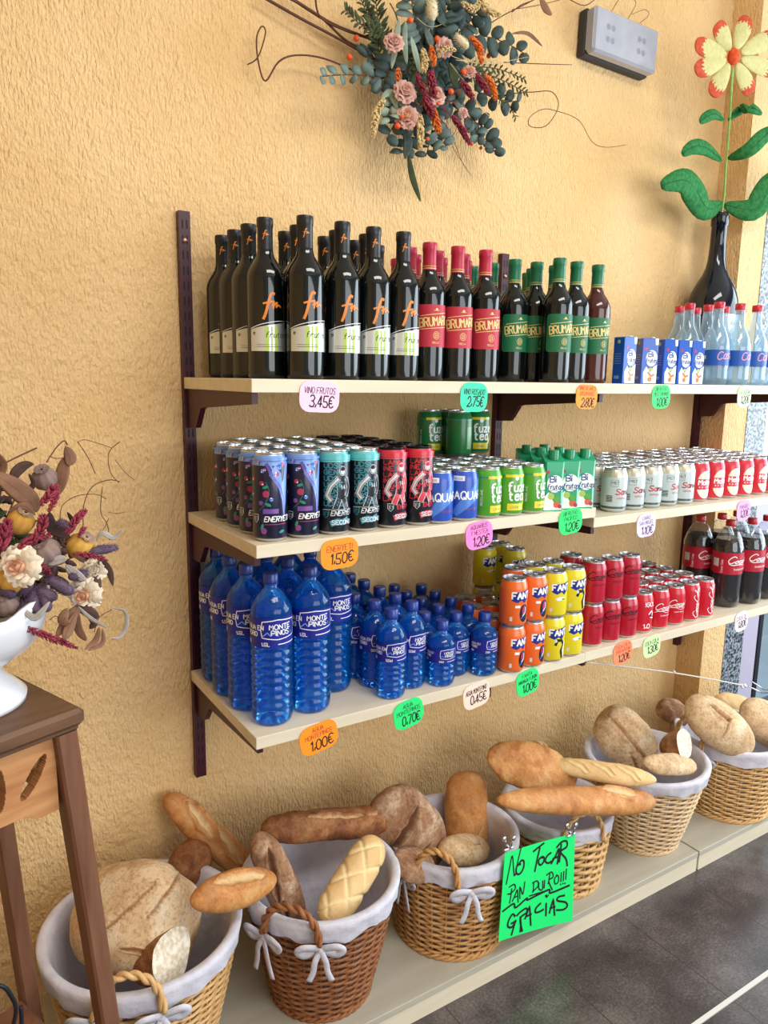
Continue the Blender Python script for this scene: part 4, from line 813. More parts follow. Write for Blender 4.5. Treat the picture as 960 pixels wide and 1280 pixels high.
def loaf(A,B,W,H,m,label,top=(-.35,-.75,.6),pw=2.4,fl=.75,amp=.004,nf=18,slashes=(),seed=0,bend=0,cut=None,cat='bread',name='bread_loaf',taper=(1,1),diamond=0,dst=.006,n=(110,80),folds=()):
    A=Vector(A);B=Vector(B); o=(A+B)/2; ax=(B-A); L=ax.length; ax/=L; up=Vector(top); up=(up-ax*up.dot(ax)).normalized(); sd=ax.cross(up)
    b=MB(); NU,NV=n
    def P_(i,j):
        a=2*PI*i/NV; s_=j/NU*2-1
        if cut and s_>cut: s_=cut
        k=max(0,1-abs(s_)**pw)**(1/2.0); k*=(taper[0] if s_<0 else taper[1])**abs(s_) if taper!=(1,1) else 1
        x=s_*L/2; y=sin(a)*W/2*k; z=cos(a)*H/2*k
        if z<0: z*=fl
        z+=bend*(1-s_*s_)
        p=ax*x+sd*y+up*z; nr=(sd*sin(a)/W+up*cos(a)/H+ax*s_*abs(s_)**3/L*1.2).normalized()
        ns=noise.noise(p*nf+Vector((seed*7.1,0,0)))*amp+noise.noise(p*nf*3+Vector((seed,5,0)))*amp*.35
        tone=max(0,noise.noise(p*26+Vector((3,seed,0))))*.35
        if up.dot(nr)>-.2:
            for (sx,sy,ang,ln,wd,dp) in slashes:
                dx,dy=x-sx,y-sy; u=dx*cos(ang)+dy*sin(ang); v=-dx*sin(ang)+dy*cos(ang); v+=.004*noise.noise(Vector((u*50,seed,1)))
                if abs(u)<ln/2:
                    q=abs(v)/(wd*(1-(2*u/ln)**4)+1e-4)
                    if q<1: ns-=dp*(1-q*q); tone=max(tone,1-q**3)
                    elif q<1.9: ns+=dp*.75*(1-abs(q-1.4)/.5)
        if diamond:
            g=min(abs(((x*cos(.9)+y*sin(.9))/diamond)%1-.5),abs(((x*cos(.9)-y*sin(.9))/diamond+.35)%1-.5))*2
            if up.dot(nr)>-.25 and abs(s_)<.9: ns+=.0065*min(1,g*3.6)**.6-.0065; tone=max(tone,1-min(1,g*3))
        for (f0,fr_,am) in folds: ns+=am*math.sin(x*fr_+y*f0)
        return p+nr*ns, tone
    rows=[]
    jmax=NU if not cut else int((cut+1)/2*NU)
    for j in range(1,jmax+(0 if not cut else 1)):
        row=[]
        for i in range(NV):
            p,tn=P_(i,j); v=b.v(p); b.T[v]=tn; row.append(v)
        rows.append(row)
    for r0,r1 in zip(rows,rows[1:]):
        for i in range(NV): k=(i+1)%NV; b.f((r0[i],r0[k],r1[k],r1[i]),m)
    e0=b.v(P_(0,0)[0]-ax*.001); b.T[e0]=0
    for i in range(NV): b.f((rows[0][(i+1)%NV],rows[0][i],e0),m)
    if not cut:
        e1=b.v(P_(0,NU)[0]); b.T[e1]=0
        for i in range(NV): b.f((rows[-1][i],rows[-1][(i+1)%NV],e1),m)
    ob=b.build(name); ob.location=o
    if cut:
        c=MB(); ring=[Vector(b.V[v]) for v in rows[-1]]; ce=sum(ring,Vector())/NV; prev=None
        for q in (1,.85,.65,.4,.2):
            cur=[c.v(ce+(p-ce)*q+ax*(.0006+(.0018*noise.noise(p*90*q) if q<1 else 0))) for p in ring]
            if prev:
                for i in range(NV): k=(i+1)%NV; c.f((prev[i],prev[k],cur[k],cur[i]),crumb)
            prev=cur
        c.f(prev,crumb)
        c.build('cut_face',ob)
    return tag(ob,label,cat)
# basket one
loaf(at(150,1222,-.285),at(196,1075,-.185),.255,.235,crustA,'huge floury round loaf with swirled crack in the leftmost basket',top=(-.25,-.9,.25),pw=3,amp=.010,nf=9,seed=1,n=(200,170),slashes=((.05,.028,.45,.12,.0045,.005),(.012,-.035,.6,.15,.0035,.003),(-.055,.01,1.5,.08,.004,.004)),folds=((40,14,.003),))
loaf(at(228,1055,-.10),at(246,1100,-.12),.11,.09,crustC,'dark brown crusty roll against the wall behind floury round loaf',seed=2,amp=.007,top=(.1,-.6,.8),name='bread_roll')
loaf(at(172,1204,-.300),at(252,1190,-.430),.115,.10,crustC,'cut end of rustic bread showing white crumb, leftmost basket front',seed=3,cut=.15,pw=2.2,top=(-.2,-.3,.95),amp=.006,name='bread_piece')
loaf(at(206,994,-.035),at(352,1128,-.155),.072,.062,crustB,'crusty baguette leaning on ochre wall above the leftmost basket',top=(.25,-.75,.6),pw=5,amp=.004,seed=4,slashes=((-.105,-.004,.25,.11,.012,.009),(-.005,-.004,.25,.11,.012,.009),(.10,-.004,.25,.10,.012,.009)),name='baguette')
loaf(at(238,1128,-.375),at(344,1097,-.330),.080,.066,crustB,'small pointed roll bridging the two leftmost baskets',top=(-.1,-.55,.8),pw=1.9,fl=.9,amp=.002,seed=5,slashes=((.005,-.008,.1,.13,.012,.005),),name='bread_roll')
# basket two
loaf(at(322,1040,-.235),at(374,1162,-.300),.078,.066,crustE,'floured narrow loaf standing in the dark brown basket',top=(-.4,-.8,.3),pw=3.6,seed=6,amp=.004,slashes=((-.03,.0,.2,.13,.008,.006),(.07,.01,.2,.09,.006,.005)),name='bread_loaf')
loaf(at(326,1037,-.205),at(542,1020,-.235),.078,.068,crustC,'long dark crusted loaf lying across dark brown basket',top=(0,-.35,.95),pw=6,fl=1,amp=.003,nf=30,seed=7,slashes=((-.06,.006,.06,.16,.006,.006),(.10,.006,-.04,.15,.006,.006)),name='bread_loaf')
loaf(at(405,1157,-.410),at(473,1048,-.320),.084,.062,crustD,'smooth pale loaf scored in squares in dark brown basket',top=(-.45,-.8,.45),pw=4.6,fl=.9,amp=.0008,seed=8,diamond=.046,name='bread_loaf',n=(150,72))
# basket three
loaf(at(476,993,-.215),at(541,1082,-.275),.185,.11,crustE,'big round brown loaf with flour in the golden brown basket',top=(-.3,-.85,.35),pw=2.4,seed=9,amp=.008,nf=11,slashes=((-.035,.0,1.3,.13,.010,.010),(.04,.02,1.5,.10,.004,.004)))
loaf(at(582,964,-.185),at(584,1078,-.262),.122,.092,crustB,'upright golden loaf with blunt end left of the notice',top=(-.3,-.9,.1),pw=6,seed=10,amp=.004,slashes=((.05,-.015,.5,.08,.003,.004),))
loaf(at(549,1066,-.330),at(609,1060,-.320),.085,.070,crustA,'small round floured roll in the golden brown basket',top=(-.1,-.6,.8),pw=2.1,seed=11,amp=.003,slashes=((.0,-.01,.9,.05,.0015,.002),(.02,.0,-.3,.04,.0015,.002)),name='bread_roll')
loaf(at(492,1078,-.350),at(541,1084,-.335),.085,.06,crustE,'brown floured bread end under big round loaf, golden brown basket',top=(-.1,-.6,.8),pw=2.1,seed=12,amp=.004,name='bread_piece')
# basket four
loaf(at(609,946,-.235),at(722,972,-.335),.140,.055,crustB,'flat oval reddish brown bread lying above green notice',top=(-.2,-.7,.7),pw=1.9,seed=13,amp=.0035,nf=34,fl=.9,folds=((70,20,.0016),),name='flat_bread')
loaf(at(621,1001,-.425),at(818,1001,-.455),.080,.064,crustB,'long smooth baguette above the green notice, nearest the viewer',top=(-.05,-.35,.95),pw=3.6,fl=.95,seed=14,amp=.002,slashes=((.13,-.004,.15,.12,.014,.006),),taper=(.85,1.15),name='baguette')
loaf(at(690,956,-.30),at(821,975,-.47),.062,.048,crustD,'thin pale loaf with twisted slashes between two long breads',top=(-.1,-.5,.85),pw=2.6,seed=15,amp=.002,slashes=((-.08,0,.5,.08,.006,.005),(-.01,0,.5,.08,.006,.005),(.06,0,.5,.08,.006,.005)),name='bread_loaf')
# basket five
loaf(at(752,890,-.160),at(812,958,-.270),.170,.105,crustA,'broad floured loaf with dark split in pale wicker basket',top=(-.4,-.8,.45),pw=3.2,seed=16,amp=.005,nf=14,slashes=((.0,.006,.05,.22,.006,.008),(.06,.045,.3,.09,.005,.006)))
loaf(at(826,936,-.330),at(880,930,-.450),.105,.095,crustC,'cut bread piece with white face in the pale wicker basket',top=(-.2,-.3,.95),cut=.15,pw=2.2,seed=17,amp=.006,name='bread_piece')
loaf(at(805,955,-.420),at(868,957,-.415),.070,.056,crustA,'small smooth pale roll on rim of the pale wicker basket',top=(-.1,-.5,.85),pw=2.4,seed=18,amp=.004,name='bread_roll')
loaf(at(822,884,-.125),at(858,898,-.16),.095,.085,crustE,'floured brown loaf at the wall behind the last basket',top=(-.1,-.6,.8),pw=2.3,seed=19,amp=.008)
# basket six
loaf(at(858,880,-.330),at(938,934,-.420),.150,.110,crustA,'big floured oval loaf with cross cut in rightmost basket',top=(-.3,-.75,.6),pw=2.6,seed=20,amp=.003,nf=12,slashes=((-.055,-.012,.2,.10,.008,.008),(-.02,.02,1.5,.08,.005,.006)))
loaf(at(926,886,-.33),at(990,925,-.40),.150,.110,crustA,'second big oval loaf at the right picture edge',top=(-.3,-.75,.6),pw=2.6,seed=21,amp=.004,nf=12,slashes=((-.02,-.03,.4,.12,.004,.004),))
loaf(at(893,878,-.19),at(936,882,-.22),.08,.07,crustD,'pale loaf glimpsed behind the two big oval loaves',top=(-.2,-.6,.8),pw=2.3,seed=22,amp=.004)
# ================================================================ NOTICE, CLIPS, WIRE
neon=mat('neon_green_card',(24,238,120),.6)
def notice():
    c=[at(631,1067,-.475),at(719,1042,-.475),at(716,1151,-.475),at(623,1177,-.475)]; o=(c[0]+c[2])/2; t=empty('notice_card',tuple(o))
    def mp(u,v,k=1):  # u,v in 0..1 from top left
        p=(c[0]*(1-u)+c[1]*u)*(1-v)+(c[3]*(1-u)+c[2]*u)*v; return p-o+Vector((0,.004*sin(u*3)*1-.0002*k,0))
    b=MB(); us=[i/16 for i in range(17)]
    b.grid(lambda u,v:mp(u,v,0),us,[0,.5,1],neon); b.grid(lambda u,v:mp(1-u,v,-4),us,[0,.5,1],neon)
    # crop coordinates of the strokes (960x1166 crop: sheet corners 205,315 / 822,200 / 800,890 / 160,1080)
    Pq=[(207,318),(822,205),(798,888),(162,1078)]
    def inv(x,y):
        u=v=.5
        for _ in range(8):
            X=(Pq[0][0]*(1-u)+Pq[1][0]*u)*(1-v)+(Pq[3][0]*(1-u)+Pq[2][0]*u)*v; Y=(Pq[0][1]*(1-u)+Pq[1][1]*u)*(1-v)+(Pq[3][1]*(1-u)+Pq[2][1]*u)*v
            u+=(x-X)/630; v+=(y-Y+ (x-X)*.2)/740
        return u,v
    ST=[[(222,582),(248,450),(272,345),(292,520),(322,390),(352,270)],[(345,425),(318,430),(305,470),(315,505),(345,500),(370,455),(372,405),(350,395),(325,430)],
     [(455,330),(500,300),(548,270)],[(512,305),(490,390),(468,495)],[(540,385),(512,390),(500,425),(518,445),(545,420),(548,385),(525,380)],[(610,350),(575,375),(560,415),(585,432),(620,415)],[(612,438),(650,375),(680,320),(665,440)],[(625,400),(662,385)],[(700,285),(690,370),(682,425)],[(660,310),(700,270),(745,262),(748,305),(695,345),(740,400),(752,455)],
     [(270,625),(262,690),(252,748)],[(248,610),(290,590),(300,625),(262,665),(235,668)],[(275,735),(300,680),(318,640),(325,745)],[(288,705),(322,690)],[(340,715),(340,615),(365,680),(382,575)],
     [(460,590),(455,665)],[(448,590),(490,575),(497,615),(448,665)],[(505,590),(505,640),(535,645),(538,575)],[(555,570),(550,635)],[(600,520),(590,580),(585,600)],[(570,530),(615,505),(628,545),(590,575),(622,650)],[(665,530),(640,560),(645,600),(672,585),(675,540),(655,530)],[(700,510),(695,582)],[(722,500),(716,575)],[(745,480),(738,562)],[(692,600),(695,606)],[(712,594),(716,599)],[(730,590),(733,596)],
     [(195,815),(285,755),(305,790),(400,715),(412,728),(590,648),(605,675),(770,608)],[(422,698),(590,650)],
     [(300,865),(278,845),(245,900),(240,950),(275,955),(305,900)],[(268,925),(310,905)],[(305,905),(285,970),(270,1025)],[(345,870),(350,930),(345,1000)],[(315,860),(345,830),(395,800),(400,835),(345,885),(362,995)],[(385,890),(425,780),(435,945)],[(395,870),(440,850)],[(520,760),(480,800),(475,835),(510,830),(545,810)],[(568,760),(565,862)],[(595,840),(630,720),(640,855)],[(600,800),(645,785)],[(728,690),(675,705),(665,735),(735,745),(750,775),(715,805),(655,812)],[(560,695),(572,712),(588,692)],[(572,690),(572,712)]]
    for q in ST:
        q=[inv(*a) for a in q]; q=crom(q) if len(q)>3 else q
        thick=.024 if q[0][1]<.33 or q[0][1]>.66 else .017
        b.ribbon(q,thick,mp,ink,2,step=.03)
    b.build('sheet',t)
    tag(t,'neon green handwritten notice hanging between two baskets, lettered NO TOCAR','notice')
    for px,py,l in ((636,1055,'small steel clip at the left top corner of the notice'),(714,1038,'small steel clip at the right top corner of the notice')):
        p=at(px,py,-.475); b=MB(); ch=mat('chrome',(200,202,206),.2,1)
        b.box((0,0,-.012),(.030,.007,.006),ch,bev=.002)
        for s_ in (-1,1):
            b.tube([(s_*.003,-.003*s_,-.01),(s_*.006,-.004*s_,.004),(s_*.009,-.005*s_,.012)],.0022,ch,6); b.ball((s_*.0105,-.005*s_,.014),.0065,ch,10,7,(1,.6,1))
        b.tube([(0,0,-.008),(0,.012,-.004),(0,.02,.002)],.002,ch,6)
        o_=b.build('metal_clip'); o_.location=p; tag(o_,l,'clip')
notice()
ch=mat('chrome',(200,202,206),.2,1)
b=MB(); q=[at(733,828,-.405),at(780,833,-.36),at(842,841,-.30),at(900,851,-.27),at(930,857,-.26)]; o=q[2]; b.tube([p-o for p in crom([tuple(p) for p in q],4) and [Vector(x) for x in crom([tuple(p) for p in q],4)]],.0022,mat('plastic_cord',(214,206,196),.5),6)
b.ball(q[2]-o+Vector((0,0,.003)),.006,mat('plastic_cord',(214,206,196),.5),8,6); co=b.build('thin_cord'); co.location=o; tag(co,'thin pale cord running slanted below the lowest shelf','cord')
b=MB(); o=at(930,857,-.26)
for k in range(6): b.ball((.004*k*cos(k),.003*sin(k*2),.003*cos(k*3)),.006,mat('clear_knot',(214,222,228),.3),7,5)
b.build('cord_knot',co).location=o-Vector(co.location)
b=MB(); w_=[[(936,858),(952,866),(975,866)],[(940,852),(955,862),(975,864)]]; o=at(950,862,-.30)
for q in w_: b.tube([at(x,y,-.30)-o for x,y in q],.0022,ch,6)
q=[at(x,y,-.30)-o for x,y in ((962,862),(962,872),(958,880),(950,884),(946,880))]; b.tube(q,.0024,ch,6); b.ball(q[-1],.006,ch,8,6); b.ball(q[3],.005,ch,8,6)
hk=b.build('wire_hook'); hk.location=o; tag(hk,'bent steel wire hook hanging over the rightmost loaf','hook')
# ================================================================ PLANT STAND, VASE
woodt=mat('walnut_top',(112,78,52),.5,col2=(84,58,40),scale=9,stretch=(1,9,9),contrast=.5,bump=.1); woodl=mat('reddish_leg_wood',(128,86,62),.45,col2=(98,62,44),scale=7,stretch=(9,9,1)); woodp=mat('pine_apron',(196,142,92),.5,col2=(164,108,64),scale=6,stretch=(1.5,1.5,12),contrast=.4)
def stand():
    t=empty('plant_stand',(-.544,-.499,0)); t.rotation_euler=(0,0,math.radians(20.5))
    b=MB(); b.box((0,0,.987),(.30,.30,.026),woodt,bev=.006); b.box((0,0,.971),(.285,.285,.008),woodt,bev=.002); b.build('table_top',t,False)
    for sx in (-1,1):
        for sy in (-1,1):
            b=MB(); P0=Vector((sx*.125,sy*.125,.966)); P1=Vector((sx*.195,sy*.150,0)); rows=[]
            for k in range(9):
                q=k/8; c=P0.lerp(P1,q); c.z=P0.z*(1-q); w_=.0165-.0035*q; h=.0035
                rows.append([b.v((c.x+x,c.y+y,c.z)) for x,y in ((-w_+h,-w_),(w_-h,-w_),(w_,-w_+h),(w_,w_-h),(w_-h,w_),(-w_+h,w_),(-w_,w_-h),(-w_,-w_+h))])
            for a,c in zip(rows,rows[1:]):
                for i in range(8): k=(i+1)%8; b.f((a[k],a[i],c[i],c[k]),woodl)
            b.f(rows[0],woodl); b.f(rows[-1][::-1],woodl); b.build('leg',t,False)
    # aprons with cut-outs: a row of slots made by building the board from a grid of cells
    holes=[(.078,.913,.0095,.034,.6),(.026,.916,.0125,.036,0),(-.026,.916,.0125,.036,0),(-.078,.913,.0095,.034,-.6),(.012,.872,.007,.010,0),(-.012,.872,.007,.010,0)]
    for k in range(4):
        b=MB(); R=Matrix.Rotation(k*PI/2,3,'Z'); nx,nz=168,90; x0,x1,z0,z1=-.112,.112,.848,.967
        def inh(x,z):
            for hx,hz,a,bb,ro in holes:
                dx,dz=x-hx,z-hz; u=dx*cos(ro)-dz*sin(ro); v=dx*sin(ro)+dz*cos(ro); u-= .0*1
                if (u/a)**2+(v/bb)**2<1: return True
            return z<z0+.012+.016*abs(x/x1)**1.2*0+.0+ (.018 if abs(x)<.06 else .018*max(0,1-(abs(x)-.06)/.03)) - .018
        cell={}
        vi={}
        def V(i,j,s):
            if (i,j,s) not in vi: 
                x=x0+(x1-x0)*i/nx; z=z0+(z1-z0)*j/nz; vi[(i,j,s)]=b.v(R@Vector((x,-.128+.018*s,z)))
            return vi[(i,j,s)]
        ok=[[not inh(x0+(x1-x0)*(i+.5)/nx,z0+(z1-z0)*(j+.5)/nz) for j in range(nz)] for i in range(nx)]
        g=lambda i,j: 0<=i<nx and 0<=j<nz and ok[i][j]
        for i in range(nx):
            for j in range(nz):
                if not ok[i][j]: continue
                b.f((V(i,j,0),V(i+1,j,0),V(i+1,j+1,0),V(i,j+1,0)),woodp); b.f((V(i,j+1,1),V(i+1,j+1,1),V(i+1,j,1),V(i,j,1)),woodp)
                if not g(i-1,j): b.f((V(i,j,0),V(i,j+1,0),V(i,j+1,1),V(i,j,1)),woodp)
                if not g(i+1,j): b.f((V(i+1,j,1),V(i+1,j+1,1),V(i+1,j+1,0),V(i+1,j,0)),woodp)
                if not g(i,j-1): b.f((V(i,j,1),V(i+1,j,1),V(i+1,j,0),V(i,j,0)),woodp)
                if not g(i,j+1): b.f((V(i,j+1,0),V(i+1,j+1,0),V(i+1,j+1,1),V(i,j+1,1)),woodp)
        b.build('apron',t,False)
    b=MB(); b.box((0,0,.335),(.31,.27,.018),woodl,bev=.004); b.build('lower_shelf',t,False)
    tag(t,'tall wooden plant stand with carved apron at the left picture edge','plant stand')
stand()
b=MB(); q=[at(-40,1235,-.58),at(0,1232,-.58),at(14,1245,-.575),at(20,1262,-.57),at(16,1290,-.56),at(26,1300,-.55),at(27,1275,-.56),at(26,1258,-.56)]; o=q[3]
b.tube([Vector(x) for x in crom([tuple(p-o) for p in q],5)],.0032,mat('black_cable',(24,28,40),.45),8); co=b.build('power_cable'); co.location=o; tag(co,'dark electric cable looping beside the plant stand leg, bottom left','cable')
VC=Vector((-.505,-.49,1.0))
ceram=mat('white_ceramic',(222,222,226),.18,coat=.5)
def vase():
    t=empty('footed_vase',VC); pr=[(.070,0),(.088,.002),(.089,.010),(.080,.020),(.066,.034),(.057,.046),(.058,.054),(.074,.066),(.100,.084),(.118,.106),(.126,.130),(.131,.158)]
    b=MB(); n=64
    def rad(r,z,a): return r*(1+.03*max(0,(z-.06)/.1)*sin(8*a))+ (.0)
    rows=[[b.v((rad(r,z,2*PI*i/n)*cos(2*PI*i/n),rad(r,z,2*PI*i/n)*sin(2*PI*i/n),z+(.008*sin(8*2*PI*i/n+1) if z>.15 else 0))) for i in range(n)] for r,z in pr+[(.126,.158),(.119,.13),(.09,.088),(.03,.07)]]
    for a,c in zip(rows,rows[1:]):
        for i in range(n): k=(i+1)%n; b.f((a[i],a[k],c[k],c[i]),ceram)
    b.f(rows[0][::-1],ceram); b.f(rows[-1],ceram); b.build('vase_body',t)
    b=MB(); gm=mat('grey_glaze_line',(120,126,140),.3)
    for a0,zs in ((-1.15,(.150,.128,.112)),(-1.0,(.128,.112,.10)),(-.88,(.132,.118,.104)),(-.7,(.15,.13,.11)),(-.3,(.14,.12,.10))):
        b.tube([((.1265-(.158-z)*.25*(1 if z>.12 else 1.6)+.003)*cos(a0+.06*k),(.1265-(.158-z)*.25*(1 if z>.12 else 1.6)+.003)*sin(a0+.06*k),z) for k,z in enumerate(zs)],.0008,gm,5)
    b.build('glaze_line',t)
    tag(t,'white ceramic footed vase with thin grey lines on the plant stand','vase')
vase()
# ================================================================ DRIED FLOWERS
def dm(name,c,c2,r=.8,**k): return mat(name,c,r,col2=c2,scale=40,bump=.3,bscale=160,**k)
lfb=dm('dry_leaf_brown',(112,76,58),(146,108,82)); lfd=dm('dry_leaf_dark',(62,42,42),(96,68,60)); lfg=dm('dry_leaf_silver',(150,142,136),(186,178,170)); euc=dm('eucalyptus_leaf',(78,100,98),(118,140,132),.6); eucd=dm('eucalyptus_dark_leaf',(44,62,62),(74,94,90),.6); sil=dm('silver_green_leaf',(128,148,132),(160,176,156),.6)
fern=dm('dark_fern',(44,58,36),(76,88,50)); bur=dm('burgundy_spike',(118,28,50),(160,60,78)); org_=dm('orange_spike',(206,96,30),(232,130,50)); straw=dm('straw',(196,168,112),(222,198,148)); twig=mat('twig_brown',(92,52,36),.6); twr=mat('twig_red',(134,44,40),.6); pur=dm('purple_bunny_tail',(66,48,70),(110,88,108)); ivory=dm('ivory_petal',(226,208,182),(240,228,208)); peach=dm('peach_petal',(206,150,116),(226,180,150)); dust=dm('dusty_pink_petal',(190,142,128),(214,172,158)); podm=dm('ochre_pod',(176,124,44),(206,160,72)); podg=dm('grey_pod',(110,92,90),(150,124,112)); berry=mat('orange_berry',(222,86,34),.45); tailc=dm('cream_bunny_tail',(206,190,150),(226,212,178))
NM=Vector((-.45,-.88,.12)).normalized()
def path(pts,Y,dY,o):
    n=len(pts); return [Vector(x)-o for x in crom([tuple(at(px,py,Y+dY*i/max(1,n-1))) for i,(px,py) in enumerate(pts)],5)] if n>2 else [at(*pts[0],Y)-o,at(*pts[1],Y+dY)-o]
def leaf(T,o,pts,wpx,m,Y,dY=0,nm='leaf',shape=.8):
    q=path(pts,Y,dY,o)
    if len(q)==2: q=[q[0].lerp(q[1],k/7)+NM*.004*sin(PI*k/7) for k in range(8)]
    sc=mmpx(q[0]+o); N_=len(q); b=MB(); up=(NM+Vector((rnd.uniform(-.5,.5),rnd.uniform(-.3,.3),rnd.uniform(-.5,.5)))).normalized()
    rad=[max(.0006,wpx/sc/2*max(0,sin(PI*(i+.15)/(N_-.7)))**shape) for i in range(N_)]
    b.tube(q,rad,m,8,flat=.10,upv=up); b.tube([p+up*rad[i]*.10 for i,p in enumerate(q)],[.0006]*N_,m,4)
    return b.build(nm,T)
def spike(T,o,pts,wpx,m,Y,dY=0,nm='flower_spike',seed=1,fl=.25):
    q=path(pts,Y,dY,o); 
    if len(q)==2: q=[q[0].lerp(q[1],k/9) for k in range(10)]
    sc=mmpx(q[0]+o); R_=random.Random(seed); b=MB(); N_=len(q)
    b.tube(q,[.0008]*N_,twr if m is bur else straw,5)
    L=sum((q[i+1]-q[i]).length for i in range(N_-1)); cnt=int(L/.0028)
    for k in range(cnt):
        f=(k+.5)/cnt*(N_-1); i=int(f); p=q[i].lerp(q[min(i+1,N_-1)],f-i); d=(q[min(i+1,N_-1)]-q[i]).normalized(); r=wpx/sc/2*sin(PI*min(.97,.12+.85*k/cnt))**.6
        for z in range(5):
            a=R_.uniform(0,6.28); u=d.orthogonal().normalized(); w_=d.cross(u); e=u*cos(a)+w_*sin(a); b.tube([p+e*r*.3,p+e*r*.9+d*r*.5,p+e*r*(1+fl)+d*r*1.1],[r*.36,r*.30,r*.04],m,4)
    return b.build(nm,T)
def tail(T,o,pts,wpx,m,Y,dY=0,nm='bunny_tail',seed=1):
    a,c=at(*pts[0],Y)-o,at(*pts[1],Y+dY)-o; sc=mmpx(a+o); r=wpx/sc/2; d=(c-a); L=d.length; d/=L; u=d.orthogonal().normalized(); w_=d.cross(u); b=MB(); R_=random.Random(seed)
    b.grid(lambda A,t:a+d*(L*(1-cos(PI*t))/2)+(u*cos(A)+w_*sin(A))*r*.85*max(.02,sin(PI*t))**.8*(1+.12*noise.noise(Vector((cos(A)*3,sin(A)*3,t*9+seed)))),[2*PI*i/12 for i in range(12)],[.02+.96*j/9 for j in range(10)],m,True)
    for k in range(170):
        t=R_.uniform(.04,.97); A=R_.uniform(0,6.28); e=u*cos(A)+w_*sin(A); p=a+d*(L*(1-cos(PI*t))/2)+e*r*.8*max(.02,sin(PI*t))**.8; b.tube([p,p+(e*.7+d*.7)*r*.5],[r*.06,r*.008],m,3,caps=False)
    return b.build(nm,T)
def pod(T,o,px,py,rp,m,Y,nm='seed_pod',seed=1):
    c=at(px,py,Y)-o; r=rp/mmpx(c+o); b=MB(); R_=Matrix.Rotation(random.Random(seed).uniform(-.6,.6),3,'Y')@Matrix.Rotation(.5,3,'X')
    b.grid(lambda A,t:c+R_@Vector((r*sin(t)*cos(A)*(1+.05*cos(9*A)),r*sin(t)*sin(A)*(1+.05*cos(9*A)),-r*1.05*cos(t))),[2*PI*i/36 for i in range(36)],[PI*(.02+.92*j/12) for j in range(13)],m,True)
    b.grid(lambda A,t:c+R_@Vector((r*t*cos(A),r*t*sin(A),r*1.0+r*.16*(t-.2)+.06*r*cos(9*A)*t)),[2*PI*i/36 for i in range(36)],[.1,.3,.5,.62],podg,True)
    return b.build(nm,T)
def rose(T,o,px,py,rp,m,Y,m2=None,seed=1,nm='rose'):
    c=at(px,py,Y)-o; r=rp/mmpx(c+o); R_=random.Random(seed); n=(NM+Vector((R_.uniform(-.25,.25),0,R_.uniform(-.2,.25)))).normalized(); u=n.orthogonal().normalized(); w_=n.cross(u); b=MB()
    for ring,(cnt,r0,h,op) in enumerate(((3,.16,.55,.1),(4,.34,.48,.25),(5,.56,.34,.5),(6,.78,.16,.85),(7,.95,-.02,1.25))):
        for k in range(cnt):
            a0=2*PI*(k+ring*.37+R_.uniform(-.08,.08))/cnt; wd=2*PI/cnt*.72
            def fn(A,t):
                rr=r*r0*(.35+.65*t)+r*.12*op*t*t; ang=a0+A*wd; lift=h*r*(t**.7)-r*.25*(1-t)-(.10*r*A*A*4*t)-op*.14*r*max(0,t-.75)*4*1.0
                rr*=1+.07*sin(A*9+seed+ring); e=u*cos(ang)+w_*sin(ang); return c+e*rr+n*lift
            b.grid(fn,[-.9+1.8*i/8 for i in range(9)],[j/6 for j in range(7)],(m2 if m2 and ring<2 else m))
    b.ball(c-n*r*.22,r*.55,m2 or m,12,8,(1,1,.7)) if True else 0
    return b.build(nm,T)
def stem(T,o,pts,r,m,Y,dY=0,nm='twig',r2=None):
    q=path(pts,Y,dY,o); N_=len(q); b=MB(); b.tube(q,[r+((r2 if r2 is not None else r)-r)*i/(N_-1) for i in range(N_)],m,6); return b.build(nm,T)
def sprig(T,o,pts,m,Y,dY=0,n=16,wpx=7,lpx=14,nm='leafy_sprig',seed=1,round_=False):
    q=path(pts,Y,dY,o)
    if len(q)==2: q=[q[0].lerp(q[1],k/9) for k in range(10)]
    sc=mmpx(q[0]+o); R_=random.Random(seed); b=MB(); b.tube(q,[.0012]*len(q),twig,5); N_=len(q)
    for k in range(n):
        f=(k+.6)/n*(N_-1.01); i=int(f); p=q[i].lerp(q[i+1],f-i); d=(q[i+1]-q[i]).normalized(); sd=d.cross(NM).normalized()*(1 if k%2 else -1); e=(sd*.85+d*(.2 if round_ else .6)+NM*R_.uniform(-.3,.5)).normalized()
        L=lpx/sc*(1-.35*k/n)*R_.uniform(.8,1.15); W=wpx/sc/2*(1-.3*k/n); up=(NM+Vector((R_.uniform(-.7,.7),R_.uniform(-.4,.4),R_.uniform(-.7,.7)))).normalized()
        qq=[p+e*L*t+up*.10*L*sin(PI*t) for t in [j/5 for j in range(6)]]; b.tube(qq,[max(.0005,W*sin(PI*(j+.4)/5.6)**(.5 if round_ else .9)) for j in range(6)],m,6,flat=.12,upv=up)
    return b.build(nm,T)
